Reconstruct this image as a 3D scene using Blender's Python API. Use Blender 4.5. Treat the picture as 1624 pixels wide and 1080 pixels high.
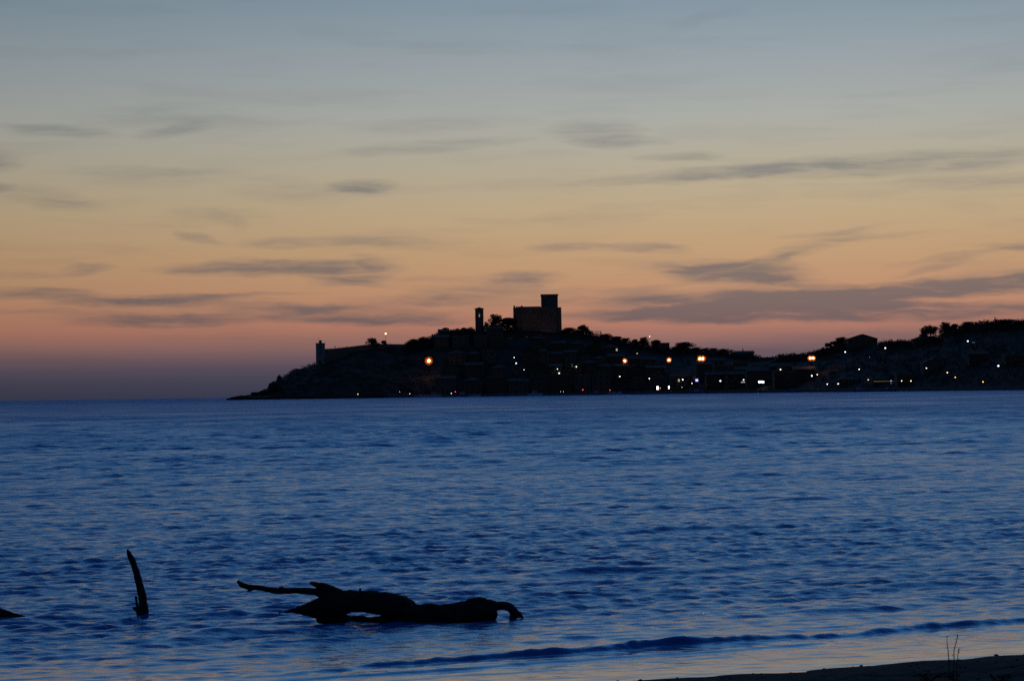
import bpy, bmesh, math, random
import numpy as np
from mathutils import Matrix, Vector, noise as mnoise

random.seed(7)
RNG = np.random.default_rng(11)
R = math.radians
sc = bpy.context.scene
for o in list(bpy.data.objects):
    bpy.data.objects.remove(o)

# ------------------------------------------------------------------ camera
PW, PH, FPX = 1624.0, 1080.0, 3785.0          # photograph size and focal length in its pixels
CAM_Z, PITCH, ROLL = 2.4, R(1.2246), 0.0140   # eye height (m), upward pitch, clockwise roll
EARTH = 6.371e6
F0 = Vector((0, math.cos(PITCH), math.sin(PITCH)))
R0 = Vector((1, 0, 0)); U0 = R0.cross(F0)
CR = R0 * math.cos(ROLL) - U0 * math.sin(ROLL)
CU = R0 * math.sin(ROLL) + U0 * math.cos(ROLL)
cam_d = bpy.data.cameras.new('camera')
cam = bpy.data.objects.new('camera', cam_d)
sc.collection.objects.link(cam)
M = Matrix((CR, CU, -F0)).transposed().to_4x4()
M.translation = Vector((0, 0, CAM_Z))
cam.matrix_world = M
cam_d.sensor_width = 36.0
cam_d.lens = FPX / PW * 36.0
cam_d.clip_start = 0.1
cam_d.clip_end = 60000
sc.camera = cam

# ------------------------------------------------------------------ world: dusk sky after sunset
SUN_AZ, SUN_EL = 7.0, -3.0                    # degrees; the sun is already under the horizon
world = bpy.data.worlds.new('World'); sc.world = world; world.use_nodes = True
wt = world.node_tree; wn = wt.nodes; wl = wt.links
for n in list(wn): wn.remove(n)
def srgb(r, g, b):
    f = lambda c: (c/255/12.92) if c/255 <= 0.04045 else ((c/255+0.055)/1.055)**2.4
    return (f(r), f(g), f(b), 1.0)
def N(tree, typ, **kw):
    n = tree.nodes.new(typ)
    for k, v in kw.items(): setattr(n, k, v)
    return n
def MA(tree, op, a, b=None, c=None, clamp=False):
    n = tree.nodes.new('ShaderNodeMath'); n.operation = op; n.use_clamp = clamp
    for i, v in enumerate((a, b, c)):
        if v is None: continue
        if isinstance(v, (int, float)): n.inputs[i].default_value = v
        else: tree.links.new(v, n.inputs[i])
    return n.outputs[0]
tc = N(wt, 'ShaderNodeTexCoord')
sep = N(wt, 'ShaderNodeSeparateXYZ'); wl.new(tc.outputs['Generated'], sep.inputs[0])
el = MA(wt, 'MULTIPLY', MA(wt, 'ARCSINE', sep.outputs[2]), 180/math.pi)      # elevation, degrees
az = MA(wt, 'MULTIPLY', MA(wt, 'ARCTAN2', sep.outputs[0], sep.outputs[1]), 180/math.pi)
# twilight colours by elevation
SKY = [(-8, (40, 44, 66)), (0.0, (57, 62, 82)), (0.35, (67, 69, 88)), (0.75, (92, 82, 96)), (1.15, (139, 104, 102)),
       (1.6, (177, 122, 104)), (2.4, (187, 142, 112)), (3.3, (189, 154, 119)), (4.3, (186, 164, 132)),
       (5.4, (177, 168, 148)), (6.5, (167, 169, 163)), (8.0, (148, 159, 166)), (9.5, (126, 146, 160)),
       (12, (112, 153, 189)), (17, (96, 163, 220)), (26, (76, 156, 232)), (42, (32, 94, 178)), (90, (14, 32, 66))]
E0, E1 = -8.0, 90.0
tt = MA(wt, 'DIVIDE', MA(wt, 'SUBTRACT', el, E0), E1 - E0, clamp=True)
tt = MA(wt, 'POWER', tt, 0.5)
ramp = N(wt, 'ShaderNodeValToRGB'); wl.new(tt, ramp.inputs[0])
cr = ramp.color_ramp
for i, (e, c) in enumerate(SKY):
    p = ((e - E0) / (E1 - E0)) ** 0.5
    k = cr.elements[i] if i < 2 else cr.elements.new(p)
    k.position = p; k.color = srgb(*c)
# dimmer away from the sunset
daz = MA(wt, 'MULTIPLY', MA(wt, 'SUBTRACT', az, SUN_AZ), math.pi/180)
ca = MA(wt, 'MULTIPLY_ADD', MA(wt, 'COSINE', daz), 0.5, 0.5)
hz = MA(wt, 'COSINE', MA(wt, 'MULTIPLY', el, math.pi/180))
glow = MA(wt, 'POWER', ca, 4.0)
near = MA(wt, 'POWER', ca, 26.0)
fac = MA(wt, 'MULTIPLY_ADD', glow, 0.58, 0.13)
fac = MA(wt, 'MULTIPLY_ADD', near, 0.30, fac)
up = MA(wt, 'SUBTRACT', 1.0, hz)                       # overhead the azimuth stops mattering
fac = MA(wt, 'ADD', MA(wt, 'MULTIPLY', fac, MA(wt, 'SUBTRACT', 1.0, up)), MA(wt, 'MULTIPLY', up, 0.46))
# streaks of cloud: long thin banks in sky directions (degrees), frayed by noise
sky_uv = N(wt, 'ShaderNodeCombineXYZ'); wl.new(az, sky_uv.inputs[0]); wl.new(el, sky_uv.inputs[1])
mpw = N(wt, 'ShaderNodeMapping'); mpw.inputs['Scale'].default_value = (0.55, 2.2, 1); wl.new(sky_uv.outputs[0], mpw.inputs[0])
nw = N(wt, 'ShaderNodeTexNoise'); nw.inputs['Scale'].default_value = 1.0; nw.inputs['Detail'].default_value = 5; nw.inputs['Roughness'].default_value = 0.6
wl.new(mpw.outputs[0], nw.inputs['Vector'])
wv = N(wt, 'ShaderNodeVectorMath', operation='SUBTRACT'); wl.new(nw.outputs['Color'], wv.inputs[0]); wv.inputs[1].default_value = (0.5, 0.5, 0.5)
wm = N(wt, 'ShaderNodeVectorMath', operation='MULTIPLY'); wl.new(wv.outputs[0], wm.inputs[0]); wm.inputs[1].default_value = (1.5, 0.34, 0)
wa = N(wt, 'ShaderNodeVectorMath', operation='ADD'); wl.new(sky_uv.outputs[0], wa.inputs[0]); wl.new(wm.outputs[0], wa.inputs[1])
DEG = 180/math.pi/FPX
CL = [  # centre, half width, half height (photo pixels), strength, tilt
 (230,478,170,7,.45,0),(260,485,170,8,.55,0),(250,508,170,7,.40,0),(270,515,150,7,.42,0),(545,503,190,15,.50,-.04),(600,512,170,9,.36,-.02),(470,492,120,7,.3,0),(430,430,170,14,.62,0),(565,438,70,18,.42,.1),
 (150,434,45,9,.35,0),(50,472,110,10,.45,0),(110,219,90,12,.40,-.04),(285,217,60,12,.42,.1),(270,196,150,18,.22,0),
 (-5,268,60,18,.45,0),(-5,308,45,11,.5,0),(95,325,90,16,.24,-.15),(220,282,140,9,.18,0),(577,299,52,13,.55,.06),
 (480,312,120,14,.18,0),(690,237,160,10,.32,.07),(670,206,120,12,.22,0),(325,381,35,9,.35,-.2),(480,388,110,9,.36,.03),
 (620,387,70,7,.25,0),(950,214,70,22,.36,0),(990,231,80,8,.36,0),(1150,281,240,10,.46,.05),(1420,268,280,18,.42,.03),
 (1085,254,70,8,.34,0),(1550,297,160,12,.26,0),(905,396,60,8,.34,0),(1025,397,75,9,.45,-.05),(1165,436,120,19,.70,-.05),
 (1190,487,240,26,.62,0),(1130,476,190,9,.42,.02),(1260,492,250,12,.45,0),(1090,502,130,16,.42,0),(1200,508,220,8,.32,-.01),(1330,476,210,9,.42,.03),(1420,468,230,14,.60,.06),(1590,452,150,16,.62,.05),(1270,402,120,13,.30,.28),
 (1600,400,60,6,.42,0),(820,447,80,12,.52,0),(760,472,120,18,.30,0),(960,504,110,10,.42,0),(1510,500,210,14,.62,0),
 (1450,538,200,14,.28,0),(1190,560,170,15,.34,0),(1330,372,90,6,.22,.1),(980,470,120,10,.22,0),(1260,452,100,9,.4,-.1),
 (660,480,120,9,.30,0),(1215,445,60,7,.38,-.12),(1130,428,70,6,.34,.08),(1380,383,70,5,.22,.06),(1240,415,50,6,.24,.35),(1500,415,90,5,.24,.12),(700,447,90,5,.2,0),(120,500,120,5,.25,0),(390,472,120,5,.26,0),(560,452,70,6,.28,-.12),(585,420,30,9,.22,-.5),(1560,470,120,7,.4,.05),(1590,520,110,7,.3,0),(1390,510,140,7,.3,0),(930,480,90,6,.22,0),(1030,460,70,5,.2,.1),(360,355,40,10,.16,-.4),(1120,40,90,10,.10,.35),(30,445,120,6,.2,0),(1480,430,60,8,.25,.25),
]
dens = None
for (px, py, hw, hh, s, tilt) in CL:
    a0 = (px - 812) * DEG; e0 = (635.6 - 0.014*px - py) * DEG
    mp = N(wt, 'ShaderNodeMapping', vector_type='TEXTURE')
    mp.inputs['Location'].default_value = (a0, e0, 0)
    mp.inputs['Rotation'].default_value = (0, 0, math.atan(tilt))
    mp.inputs['Scale'].default_value = (hw*DEG*1.2, hh*DEG*1.25, 1)
    wl.new(wa.outputs[0], mp.inputs[0])
    g = N(wt, 'ShaderNodeTexGradient', gradient_type='SPHERICAL'); wl.new(mp.outputs[0], g.inputs[0])
    v = MA(wt, 'MULTIPLY', MA(wt, 'SMOOTH_MIN', g.outputs['Fac'], .62, .35), s * 1.55)
    dens = v if dens is None else MA(wt, 'ADD', dens, v)
# thin cirrus everywhere, the same kind of streak all round the sky
mpc = N(wt, 'ShaderNodeMapping'); mpc.inputs['Scale'].default_value = (0.20, 1.9, 1); wl.new(wa.outputs[0], mpc.inputs[0])
nc = N(wt, 'ShaderNodeTexNoise'); nc.inputs['Scale'].default_value = 1.0; nc.inputs['Detail'].default_value = 6; nc.inputs['Roughness'].default_value = 0.55
wl.new(mpc.outputs[0], nc.inputs['Vector'])
thin = N(wt, 'ShaderNodeMapRange'); thin.inputs[1].default_value = 0.50; thin.inputs[2].default_value = 0.85; thin.inputs[4].default_value = 0.32
wl.new(nc.outputs['Fac'], thin.inputs[0])
mpf = N(wt, 'ShaderNodeMapping'); mpf.inputs['Scale'].default_value = (0.75, 6.5, 1); wl.new(wa.outputs[0], mpf.inputs[0])
nf = N(wt, 'ShaderNodeTexNoise'); nf.inputs['Scale'].default_value = 1.0; nf.inputs['Detail'].default_value = 7; nf.inputs['Roughness'].default_value = .5
wl.new(mpf.outputs[0], nf.inputs['Vector'])
fray = MA(wt, 'MAXIMUM', MA(wt, 'MULTIPLY_ADD', nf.outputs['Fac'], 2.8, -.42), 0.0)
dens = MA(wt, 'MULTIPLY', dens, fray)
dens = MA(wt, 'ADD', dens, thin.outputs[0])
dens = MA(wt, 'SMOOTH_MIN', dens, 0.80, 0.40)
CLOUDC = N(wt, 'ShaderNodeValToRGB'); wl.new(tt, CLOUDC.inputs[0])
ce = CLOUDC.color_ramp.elements
for i, (e, c) in enumerate([(0, (60, 58, 74)), (1.6, (87, 86, 95)), (3.2, (103, 100, 106)), (6.5, (124, 126, 128)), (10, (96, 116, 134)), (30, (56, 114, 190)), (90, (16, 42, 96))]):
    p = ((e - E0) / (E1 - E0)) ** 0.5
    k = ce[i] if i < 2 else ce.new(p)
    k.position = p; k.color = srgb(*c)
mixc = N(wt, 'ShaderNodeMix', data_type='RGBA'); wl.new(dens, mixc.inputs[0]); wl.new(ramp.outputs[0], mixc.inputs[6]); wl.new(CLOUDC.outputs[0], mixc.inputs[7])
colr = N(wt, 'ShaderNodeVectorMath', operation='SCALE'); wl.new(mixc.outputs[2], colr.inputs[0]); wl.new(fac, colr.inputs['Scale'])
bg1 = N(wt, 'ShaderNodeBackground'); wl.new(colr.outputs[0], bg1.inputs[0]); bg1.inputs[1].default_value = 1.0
nish = N(wt, 'ShaderNodeTexSky', sky_type='NISHITA'); nish.sun_disc = False
nish.sun_elevation = R(SUN_EL); nish.sun_rotation = R(SUN_AZ)
bg2 = N(wt, 'ShaderNodeBackground'); wl.new(nish.outputs[0], bg2.inputs[0]); bg2.inputs[1].default_value = 0.05
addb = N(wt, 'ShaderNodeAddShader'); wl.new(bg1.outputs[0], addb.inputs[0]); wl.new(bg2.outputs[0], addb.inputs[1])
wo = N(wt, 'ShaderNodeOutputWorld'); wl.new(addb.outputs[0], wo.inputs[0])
world.cycles.sampling_method = 'MANUAL'; world.cycles.sample_map_resolution = 1024

sun_d = bpy.data.lights.new('sun', 'SUN'); sun_d.energy = 0.05; sun_d.angle = R(0.5); sun_d.color = (1, .8, .6)
sun = bpy.data.objects.new('sun', sun_d); sc.collection.objects.link(sun)
sd = Vector((math.sin(R(SUN_AZ))*math.cos(R(SUN_EL)), math.cos(R(SUN_AZ))*math.cos(R(SUN_EL)), math.sin(R(SUN_EL))))
sun.rotation_euler = sd.to_track_quat('Z', 'Y').to_euler()

vs = sc.view_settings
vs.view_transform = 'Standard'; vs.look = 'None'; vs.gamma = 1; vs.exposure = 0.0
sc.render.film_transparent = False
sc.cycles.use_denoising = False
sc.cycles.max_bounces = 6; sc.cycles.sample_clamp_indirect = 0.5
sc.cycles.caustics_reflective = False; sc.cycles.caustics_refractive = False

# ------------------------------------------------------------------ helpers
def ray(px, py):
    x = (px - PW/2) / FPX; y = (PH/2 - py) / FPX
    return (F0 + CR*x + CU*y)
def at(px, py, Y):
    d = ray(px, py); k = Y / d.y
    return Vector((d.x*k, Y, CAM_Z + d.z*k))
def on_plane(px, py, z=0.0):
    d = ray(px, py); k = (z - CAM_Z) / d.z
    return Vector((d.x*k, d.y*k, z))
MAT = {}
def mat(name, col, rough=0.8, metal=0.0, var=0.25, scale=2.0, bump=0.0, bscale=8.0, emit=None, es=0.0, spec=0.3):
    m = bpy.data.materials.new(name); m.use_nodes = True
    t = m.node_tree; b = t.nodes['Principled BSDF']
    b.inputs['Roughness'].default_value = rough; b.inputs['Metallic'].default_value = metal
    b.inputs['Specular IOR Level'].default_value = spec
    co = N(t, 'ShaderNodeTexCoord')
    if var > 0:
        nz = N(t, 'ShaderNodeTexNoise'); nz.inputs['Scale'].default_value = scale; nz.inputs['Detail'].default_value = 5
        t.links.new(co.outputs['Object'], nz.inputs['Vector'])
        mr = N(t, 'ShaderNodeMapRange'); mr.inputs[1].default_value = 0.3; mr.inputs[2].default_value = 0.7
        mr.inputs[3].default_value = 1 - var; mr.inputs[4].default_value = 1 + var
        t.links.new(nz.outputs['Fac'], mr.inputs[0])
        sv = N(t, 'ShaderNodeVectorMath', operation='SCALE'); sv.inputs[0].default_value = col[:3]
        t.links.new(mr.outputs[0], sv.inputs['Scale']); t.links.new(sv.outputs[0], b.inputs['Base Color'])
    else:
        b.inputs['Base Color'].default_value = (*col[:3], 1)
    if bump > 0:
        nb = N(t, 'ShaderNodeTexNoise'); nb.inputs['Scale'].default_value = bscale; nb.inputs['Detail'].default_value = 6
        t.links.new(co.outputs['Object'], nb.inputs['Vector'])
        bn = N(t, 'ShaderNodeBump'); bn.inputs['Strength'].default_value = 1.0; bn.inputs['Distance'].default_value = bump
        t.links.new(nb.outputs['Fac'], bn.inputs['Height']); t.links.new(bn.outputs[0], b.inputs['Normal'])
    if emit is not None:
        b.inputs['Emission Color'].default_value = (*emit, 1); b.inputs['Emission Strength'].default_value = es
    MAT[name] = m
    return m
STONE = mat('stone', (.15, .115, .085), .9, var=.35, scale=.6, bump=.06, bscale=2.5)
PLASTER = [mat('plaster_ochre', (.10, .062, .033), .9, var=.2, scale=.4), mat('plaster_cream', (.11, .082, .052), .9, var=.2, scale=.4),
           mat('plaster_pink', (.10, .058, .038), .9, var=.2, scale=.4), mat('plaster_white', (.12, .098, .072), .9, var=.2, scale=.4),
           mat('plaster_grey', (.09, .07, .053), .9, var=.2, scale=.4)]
PLNAME = ['ochre', 'cream', 'pink', 'white', 'grey']
TILE = mat('roof_tile', (.10, .05, .03), .85, var=.35, scale=1.5, bump=.05, bscale=3)
GLASS = mat('dark_pane', (.02, .022, .025), .15, var=0, spec=.5)
FRAME = mat('shutter_paint', (.05, .07, .05), .6, var=.15)
WOOD = mat('door_wood', (.06, .04, .025), .7)
METAL = mat('post_metal', (.04, .042, .045), .5, metal=.6, var=.1)
ROCK = mat('rock', (.036, .03, .025), .9, var=.4, scale=.3, bump=.3, bscale=.8)
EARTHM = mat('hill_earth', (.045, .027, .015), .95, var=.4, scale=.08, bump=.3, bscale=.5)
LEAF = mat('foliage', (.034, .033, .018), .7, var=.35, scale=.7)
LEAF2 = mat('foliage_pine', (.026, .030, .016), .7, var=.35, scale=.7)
BARK = mat('bark', (.05, .038, .03), .9, var=.3, scale=3, bump=.03)
QUAY = mat('quay_stone', (.11, .105, .1), .85, var=.3, scale=.7)
def emit_mat(name, col, s, base=(.5, .5, .5)):
    return mat(name, base, .4, var=0, emit=col, es=s)
E_WHITE = emit_mat('lamp_white', (1, .95, .86), 3.8)
E_COOL = emit_mat('lamp_cool', (.80, .87, 1), 4.5)
E_WARM = emit_mat('lamp_warm', (1, .70, .40), 4.2)
E_AMBER = emit_mat('lamp_amber', (1, .45, .12), 3)
E_SODIUM = emit_mat('lamp_sodium', (1, .45, .15), 40)
E_RED = emit_mat('lamp_red', (1, .05, .06), 4)
for m_ in (E_WHITE, E_COOL, E_WARM, E_AMBER, E_RED): m_.cycles.emission_sampling = 'NONE'
E_SIGNW = emit_mat('sign_white', (1, .98, .95), 4)
E_SIGNB = emit_mat('sign_blue', (.10, .10, .9), .55)
E_SIGNY = emit_mat('sign_yellow', (1, .9, .4), 1.3)
E_STRING = emit_mat('string_light', (1, .7, .22), .4)
E_WIN = emit_mat('lit_pane', (1, .85, .5), .5)

COL = sc.collection
def link(name, me, parent=None, loc=None):
    o = bpy.data.objects.new(name, me); COL.objects.link(o)
    if parent is not None: o.parent = parent
    if loc is not None: o.location = loc
    return o
def empty(name, loc, rz=0.0):
    o = bpy.data.objects.new(name, None); COL.objects.link(o)
    o.location = loc; o.rotation_euler = (0, 0, rz); o.empty_display_size = .5
    return o
def tag(o, label=None, cat=None, group=None, kind=None):
    if label: o['label'] = label
    if cat: o['category'] = cat
    if group: o['group'] = group
    if kind: o['kind'] = kind
    return o
class MB:
    def __init__(s): s.v = []; s.f = []; s.mi = []
    def add(s, vs_, fs, mi=0):
        b = len(s.v); s.v += [tuple(v) for v in vs_]
        s.f += [tuple(i+b for i in f) for f in fs]; s.mi += [mi]*len(fs)
        return s
    def box(s, x0, x1, y0, y1, z0, z1, mi=0):
        return s.add([(x0,y0,z0),(x1,y0,z0),(x1,y1,z0),(x0,y1,z0),(x0,y0,z1),(x1,y0,z1),(x1,y1,z1),(x0,y1,z1)],
              [(0,3,2,1),(4,5,6,7),(0,1,5,4),(1,2,6,5),(2,3,7,6),(3,0,4,7)], mi)
    def frustum(s, x0, x1, y0, y1, z0, z1, k, mi=0):   # box whose top is inset by k
        return s.add([(x0,y0,z0),(x1,y0,z0),(x1,y1,z0),(x0,y1,z0),(x0+k,y0+k,z1),(x1-k,y0+k,z1),(x1-k,y1-k,z1),(x0+k,y1-k,z1)],
              [(0,3,2,1),(4,5,6,7),(0,1,5,4),(1,2,6,5),(2,3,7,6),(3,0,4,7)], mi)
    def tube(s, pts, rad, n=8, mi=0, cap=True):
        pts = [Vector(p) for p in pts]; rings = []
        prev = None
        for i, p in enumerate(pts):
            d = (pts[min(i+1, len(pts)-1)] - pts[max(i-1, 0)]).normalized()
            a = prev if prev is not None else (Vector((0,0,1)) if abs(d.z) < .9 else Vector((1,0,0)))
            u = (a - d*a.dot(d)).normalized(); w = d.cross(u); prev = u
            r = rad[i] if not isinstance(rad, (int, float)) else rad
            rings.append([p + (u*math.cos(2*math.pi*k/n) + w*math.sin(2*math.pi*k/n))*r for k in range(n)])
        vs_ = [v for rg in rings for v in rg]; fs = []
        for i in range(len(pts)-1):
            for k in range(n):
                fs.append((i*n+k, i*n+(k+1)%n, (i+1)*n+(k+1)%n, (i+1)*n+k))
        if cap:
            fs.append(tuple(reversed(range(n)))); fs.append(tuple((len(pts)-1)*n+k for k in range(n)))
        return s.add(vs_, fs, mi)
    def mesh(s, name, mats, smooth=False):
        me = bpy.data.meshes.new(name); me.from_pydata(s.v, [], s.f)
        for m in (mats if isinstance(mats, (list, tuple)) else [mats]): me.materials.append(m)
        me.polygons.foreach_set('material_index', s.mi)
        if smooth: me.polygons.foreach_set('use_smooth', [True]*len(s.f))
        me.update(); return me
    def build(s, name, mats, parent=None, loc=None, smooth=False):
        return link(name, s.mesh(name, mats, smooth), parent, loc)
def ico(name, r, m, sub=1):
    bm = bmesh.new(); bmesh.ops.create_icosphere(bm, subdivisions=sub, radius=r)
    me = bpy.data.meshes.new(name); bm.to_mesh(me); bm.free(); me.materials.append(m); return me

# ------------------------------------------------------------------ sea
SA = on_plane(945, 1078); SB = on_plane(1624, 1037)      # the waterline on the sand
SDIR = (SB - SA).normalized(); SN = Vector((-SDIR.y, SDIR.x, 0))   # SN points out to sea
BA = on_plane(1000, 1031); BB = on_plane(1624, 986); BC = on_plane(570, 1062)
def shore_d(x, y):                       # metres seaward of the waterline (wavy)
    d = (x - SA.x)*SN.x + (y - SA.y)*SN.y
    l = (x - SA.x)*SDIR.x + (y - SA.y)*SDIR.y
    return d + 0.10*np.sin(l*1.1 + .6) + 0.05*np.sin(l*2.7 + 1.9), l
def make_sea():
    ncol = 460
    g = np.concatenate([np.exp(np.linspace(math.log(13.0), math.log(300.0), 1570)), np.exp(np.linspace(math.log(300.0), math.log(1500.0), 161))[1:]])
    far = np.exp(np.linspace(math.log(1500.0), math.log(16000.0), 41))[1:]
    Ys = np.concatenate([[-60.0, 2.0, 10.0], g, far])
    u = np.linspace(-1, 1, ncol)
    um = u + 3.0*u**9 + 8.0*u**41
    wdt = 0.262*np.maximum(Ys, 13) + 3.0
    X = wdt[:, None]*um[None, :]; Y = np.repeat(Ys[:, None], ncol, 1)
    dr = np.gradient(Ys)[:, None]*np.ones_like(X); dc = np.gradient(X, axis=1)
    sp = np.maximum(dr*0.9, dc*0.9)
    Z = np.zeros_like(X)
    sd_, l_ = shore_d(X, Y)
    # chop running in to the beach: a spectrum of small directional waves
    base = math.atan2(-SN.y, -SN.x) + 0.10
    nwv = 84
    lam = np.exp(RNG.uniform(math.log(0.18), math.log(1.5), nwv))
    ang = base + RNG.normal(0, 1, nwv)*np.clip(.40 - .16*np.log(lam/.24)/np.log(7), .22, .40)
    ph = RNG.uniform(0, 2*math.pi, nwv)
    slope = math.sqrt(2)*0.20/math.sqrt(nwv)*(1 + .25*RNG.normal(0, 1, nwv))*np.clip((lam/.38)**-.8, .30, 1.9)
    # gusty patches
    gust = np.zeros_like(X)
    for k in range(14):
        L = math.exp(RNG.uniform(math.log(5), math.log(60))); a = base + RNG.normal(0, .5)
        gust += np.sin((X*math.cos(a)*.55 + Y*math.sin(a))*2*math.pi/L + RNG.uniform(0, 6.28))
    gust = np.clip(1 + 0.06*gust, .7, 1.4)
    slick_p, slick_q = on_plane(180, 668), on_plane(800, 650)
    sv = slick_q - slick_p; sl = sv.length; svn = Vector((-sv.y, sv.x, 0))/sl
    sdist = (X - slick_p.x)*svn.x + (Y - slick_p.y)*svn.y
    gust *= 1 - .7*np.exp(-(sdist/7.0)**2)
    shoal = np.clip(sd_/7.0, 0, 1); shoal = 0.10 + 0.90*shoal**1.1
    for k in range(nwv):
        kk = 2*math.pi/lam[k]
        w = np.clip((lam[k]/(1.9*sp) - 1.0)/0.8, 0, 1)
        if w.max() <= 0: continue
        p = (X*math.cos(ang[k]) + Y*math.sin(ang[k]))*kk + ph[k]
        s = np.sin(p)
        Z += w*slope[k]/kk*(s + .22*np.cos(2*p))          # slightly peaked crests
    Z *= np.clip(.85 + sd_/75, .85, 2.1)
    offsh = np.clip(sd_/55, .30, 1.6)          # the chop is higher away from the sheltered beach
    nl = 70
    for k in range(nl):
        L = math.exp(RNG.uniform(math.log(.8), math.log(6.0))); a = base + RNG.normal(0, .42); kk = 2*math.pi/L
        w = np.clip((L/(2.4*sp) - 1.0)/0.8, 0, 1)
        q = np.sin((X*math.cos(a) + Y*math.sin(a))*kk + RNG.uniform(0, 6.3))
        Z += w*offsh*(math.sqrt(2)*.085/math.sqrt(nl)/kk*min(1.2, (L/1.6)**-.5))*(q + .25*(2*q*q - 1))
    bl = (BB - BA).normalized(); bn_ = Vector((-bl.y, bl.x, 0))
    bd = (X - BA.x)*bn_.x + (Y - BA.y)*bn_.y
    shoal = shoal + .22*np.exp(-(bd/.45)**2)          # the little breaker is ragged
    Z *= gust*shoal
    # low swell lines coming in parallel to the beach, then the small breaker
    for (d0, hgt, wl_, l0, lw) in [(7.4, .03, .30, 3.5, 3.0), (5.2, .026, .28, -2.0, 3.0), (10.6, .035, .40, 6.0, 3), (4.3, .02, .2, 5.5, 2.0), (14.5, .03, .4, 1, 4), (19, .04, .5, 8, 5)]:
        dd = sd_ - d0 - .25*np.sin(l_*.55 + d0) - .10*np.sin(l_*1.7 + d0*3)
        env = np.exp(-((l_ - l0)/lw)**2)*(1 + .35*np.sin(l_*1.3 + d0*2))
        Z += hgt*env*np.where(dd < 0, np.exp(-(dd/(wl_*.55))**2), np.exp(-(dd/(wl_*1.6))**2))
    bl = (BB - BA).normalized(); bn_ = Vector((-bl.y, bl.x, 0))
    bd = (X - BA.x)*bn_.x + (Y - BA.y)*bn_.y; ll = (X - BA.x)*bl.x + (Y - BA.y)*bl.y
    dd = bd - .05*np.sin(ll*1.9) - .03*np.sin(ll*4.3 + 1) - .02*np.sin(ll*9.1)
    hgt = .052 + .012*np.sin(ll*1.2 + 2) + .006*np.sin(ll*5.1) + .005*np.sin(ll*11.7 + 2*np.sin(ll*3.3)) + .004*np.sin(ll*23.0 + 3*np.sin(ll*5.7))
    hgt = hgt*np.clip(1.0 + .12*np.sin(ll*.83 + 1.2) + .10*np.sin(ll*2.3), .7, 1.3)*np.clip((ll + 5.0)/3.0, .1, 1)*np.clip((16 - ll)/5, 0, 1)
    Z += hgt*np.where(dd < 0, np.exp(-(dd/.06)**2), np.exp(-(dd/.30)**2))
    # a second thin lip of swash in front of it, ending near the middle
    dd2 = bd + .52 + .10*(ll*.12) + .03*np.sin(ll*2.2)
    Z += .020*np.clip((2.0 - ll)/.35, 0, 1)*np.clip((ll + 6)/3, 0, 1)*np.where(dd2 < 0, np.exp(-(dd2/.05)**2), np.exp(-(dd2/.45)**2))
    dd3 = bd + .95 + .02*np.sin(ll*3.0)
    Z += .004*np.where(dd3 < 0, np.exp(-(dd3/.05)**2), np.exp(-(dd3/.4)**2))
    Z -= (X**2 + Y**2)/(2*EARTH)
    Z += 0.012*np.clip(1 - sd_/2.0, 0, 1)
    nR = len(Ys)
    co = np.stack([X, Y, Z], -1).reshape(-1, 3).astype(np.float32)
    i = np.arange(nR*ncol).reshape(nR, ncol)
    q = np.stack([i[:-1, :-1], i[:-1, 1:], i[1:, 1:], i[1:, :-1]], -1).reshape(-1, 4).astype(np.int32)
    me = bpy.data.meshes.new('sea')
    me.vertices.add(len(co)); me.vertices.foreach_set('co', co.ravel())
    me.loops.add(len(q)*4); me.loops.foreach_set('vertex_index', q.ravel())
    me.polygons.add(len(q)); me.polygons.foreach_set('loop_start', np.arange(0, len(q)*4, 4, dtype=np.int32))
    me.polygons.foreach_set('use_smooth', np.ones(len(q), dtype=bool))
    me.update(calc_edges=True)
    m = bpy.data.materials.new('sea_water'); m.use_nodes = True
    t = m.node_tree; b = t.nodes['Principled BSDF']
    b.inputs['Base Color'].default_value = (.009, .10, .33, 1)
    b.inputs['Roughness'].default_value = 0.08; b.inputs['IOR'].default_value = 1.333
    geo = N(t, 'ShaderNodeNewGeometry')
    rot = N(t, 'ShaderNodeMapping'); rot.inputs['Rotation'].default_value = (0, 0, -math.atan2(SDIR.y, SDIR.x)); rot.inputs['Scale'].default_value = (.22, 1, 1)
    t.links.new(geo.outputs['Position'], rot.inputs[0])
    n1 = N(t, 'ShaderNodeTexNoise'); n1.inputs['Scale'].default_value = 5.5; n1.inputs['Detail'].default_value = 5; n1.inputs['Roughness'].default_value = .55
    n2 = N(t, 'ShaderNodeTexNoise'); n2.inputs['Scale'].default_value = .55; n2.inputs['Detail'].default_value = 4; n2.inputs['Roughness'].default_value = .55
    for n in (n1, n2): t.links.new(rot.outputs[0], n.inputs['Vector'])
    b1 = N(t, 'ShaderNodeBump'); b1.inputs['Strength'].default_value = 1; b1.inputs['Distance'].default_value = .036
    b2 = N(t, 'ShaderNodeBump'); b2.inputs['Strength'].default_value = 1; b2.inputs['Distance'].default_value = .10
    # where the mesh no longer carries the chop (far out) the relief takes over; near the sand it calms down
    ln = N(t, 'ShaderNodeVectorMath', operation='LENGTH'); t.links.new(geo.outputs['Position'], ln.inputs[0])
    farf = N(t, 'ShaderNodeMapRange'); farf.inputs[1].default_value = 60; farf.inputs[2].default_value = 420; t.links.new(ln.outputs['Value'], farf.inputs[0])
    t.links.new(farf.outputs[0], b2.inputs['Strength'])
    dots = N(t, 'ShaderNodeVectorMath', operation='DOT_PRODUCT'); t.links.new(geo.outputs['Position'], dots.inputs[0]); dots.inputs[1].default_value = SN
    calm = N(t, 'ShaderNodeMapRange'); c0 = SA.dot(SN); calm.inputs[1].default_value = c0 + .3; calm.inputs[2].default_value = c0 + 6; calm.inputs[3].default_value = .12
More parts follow.
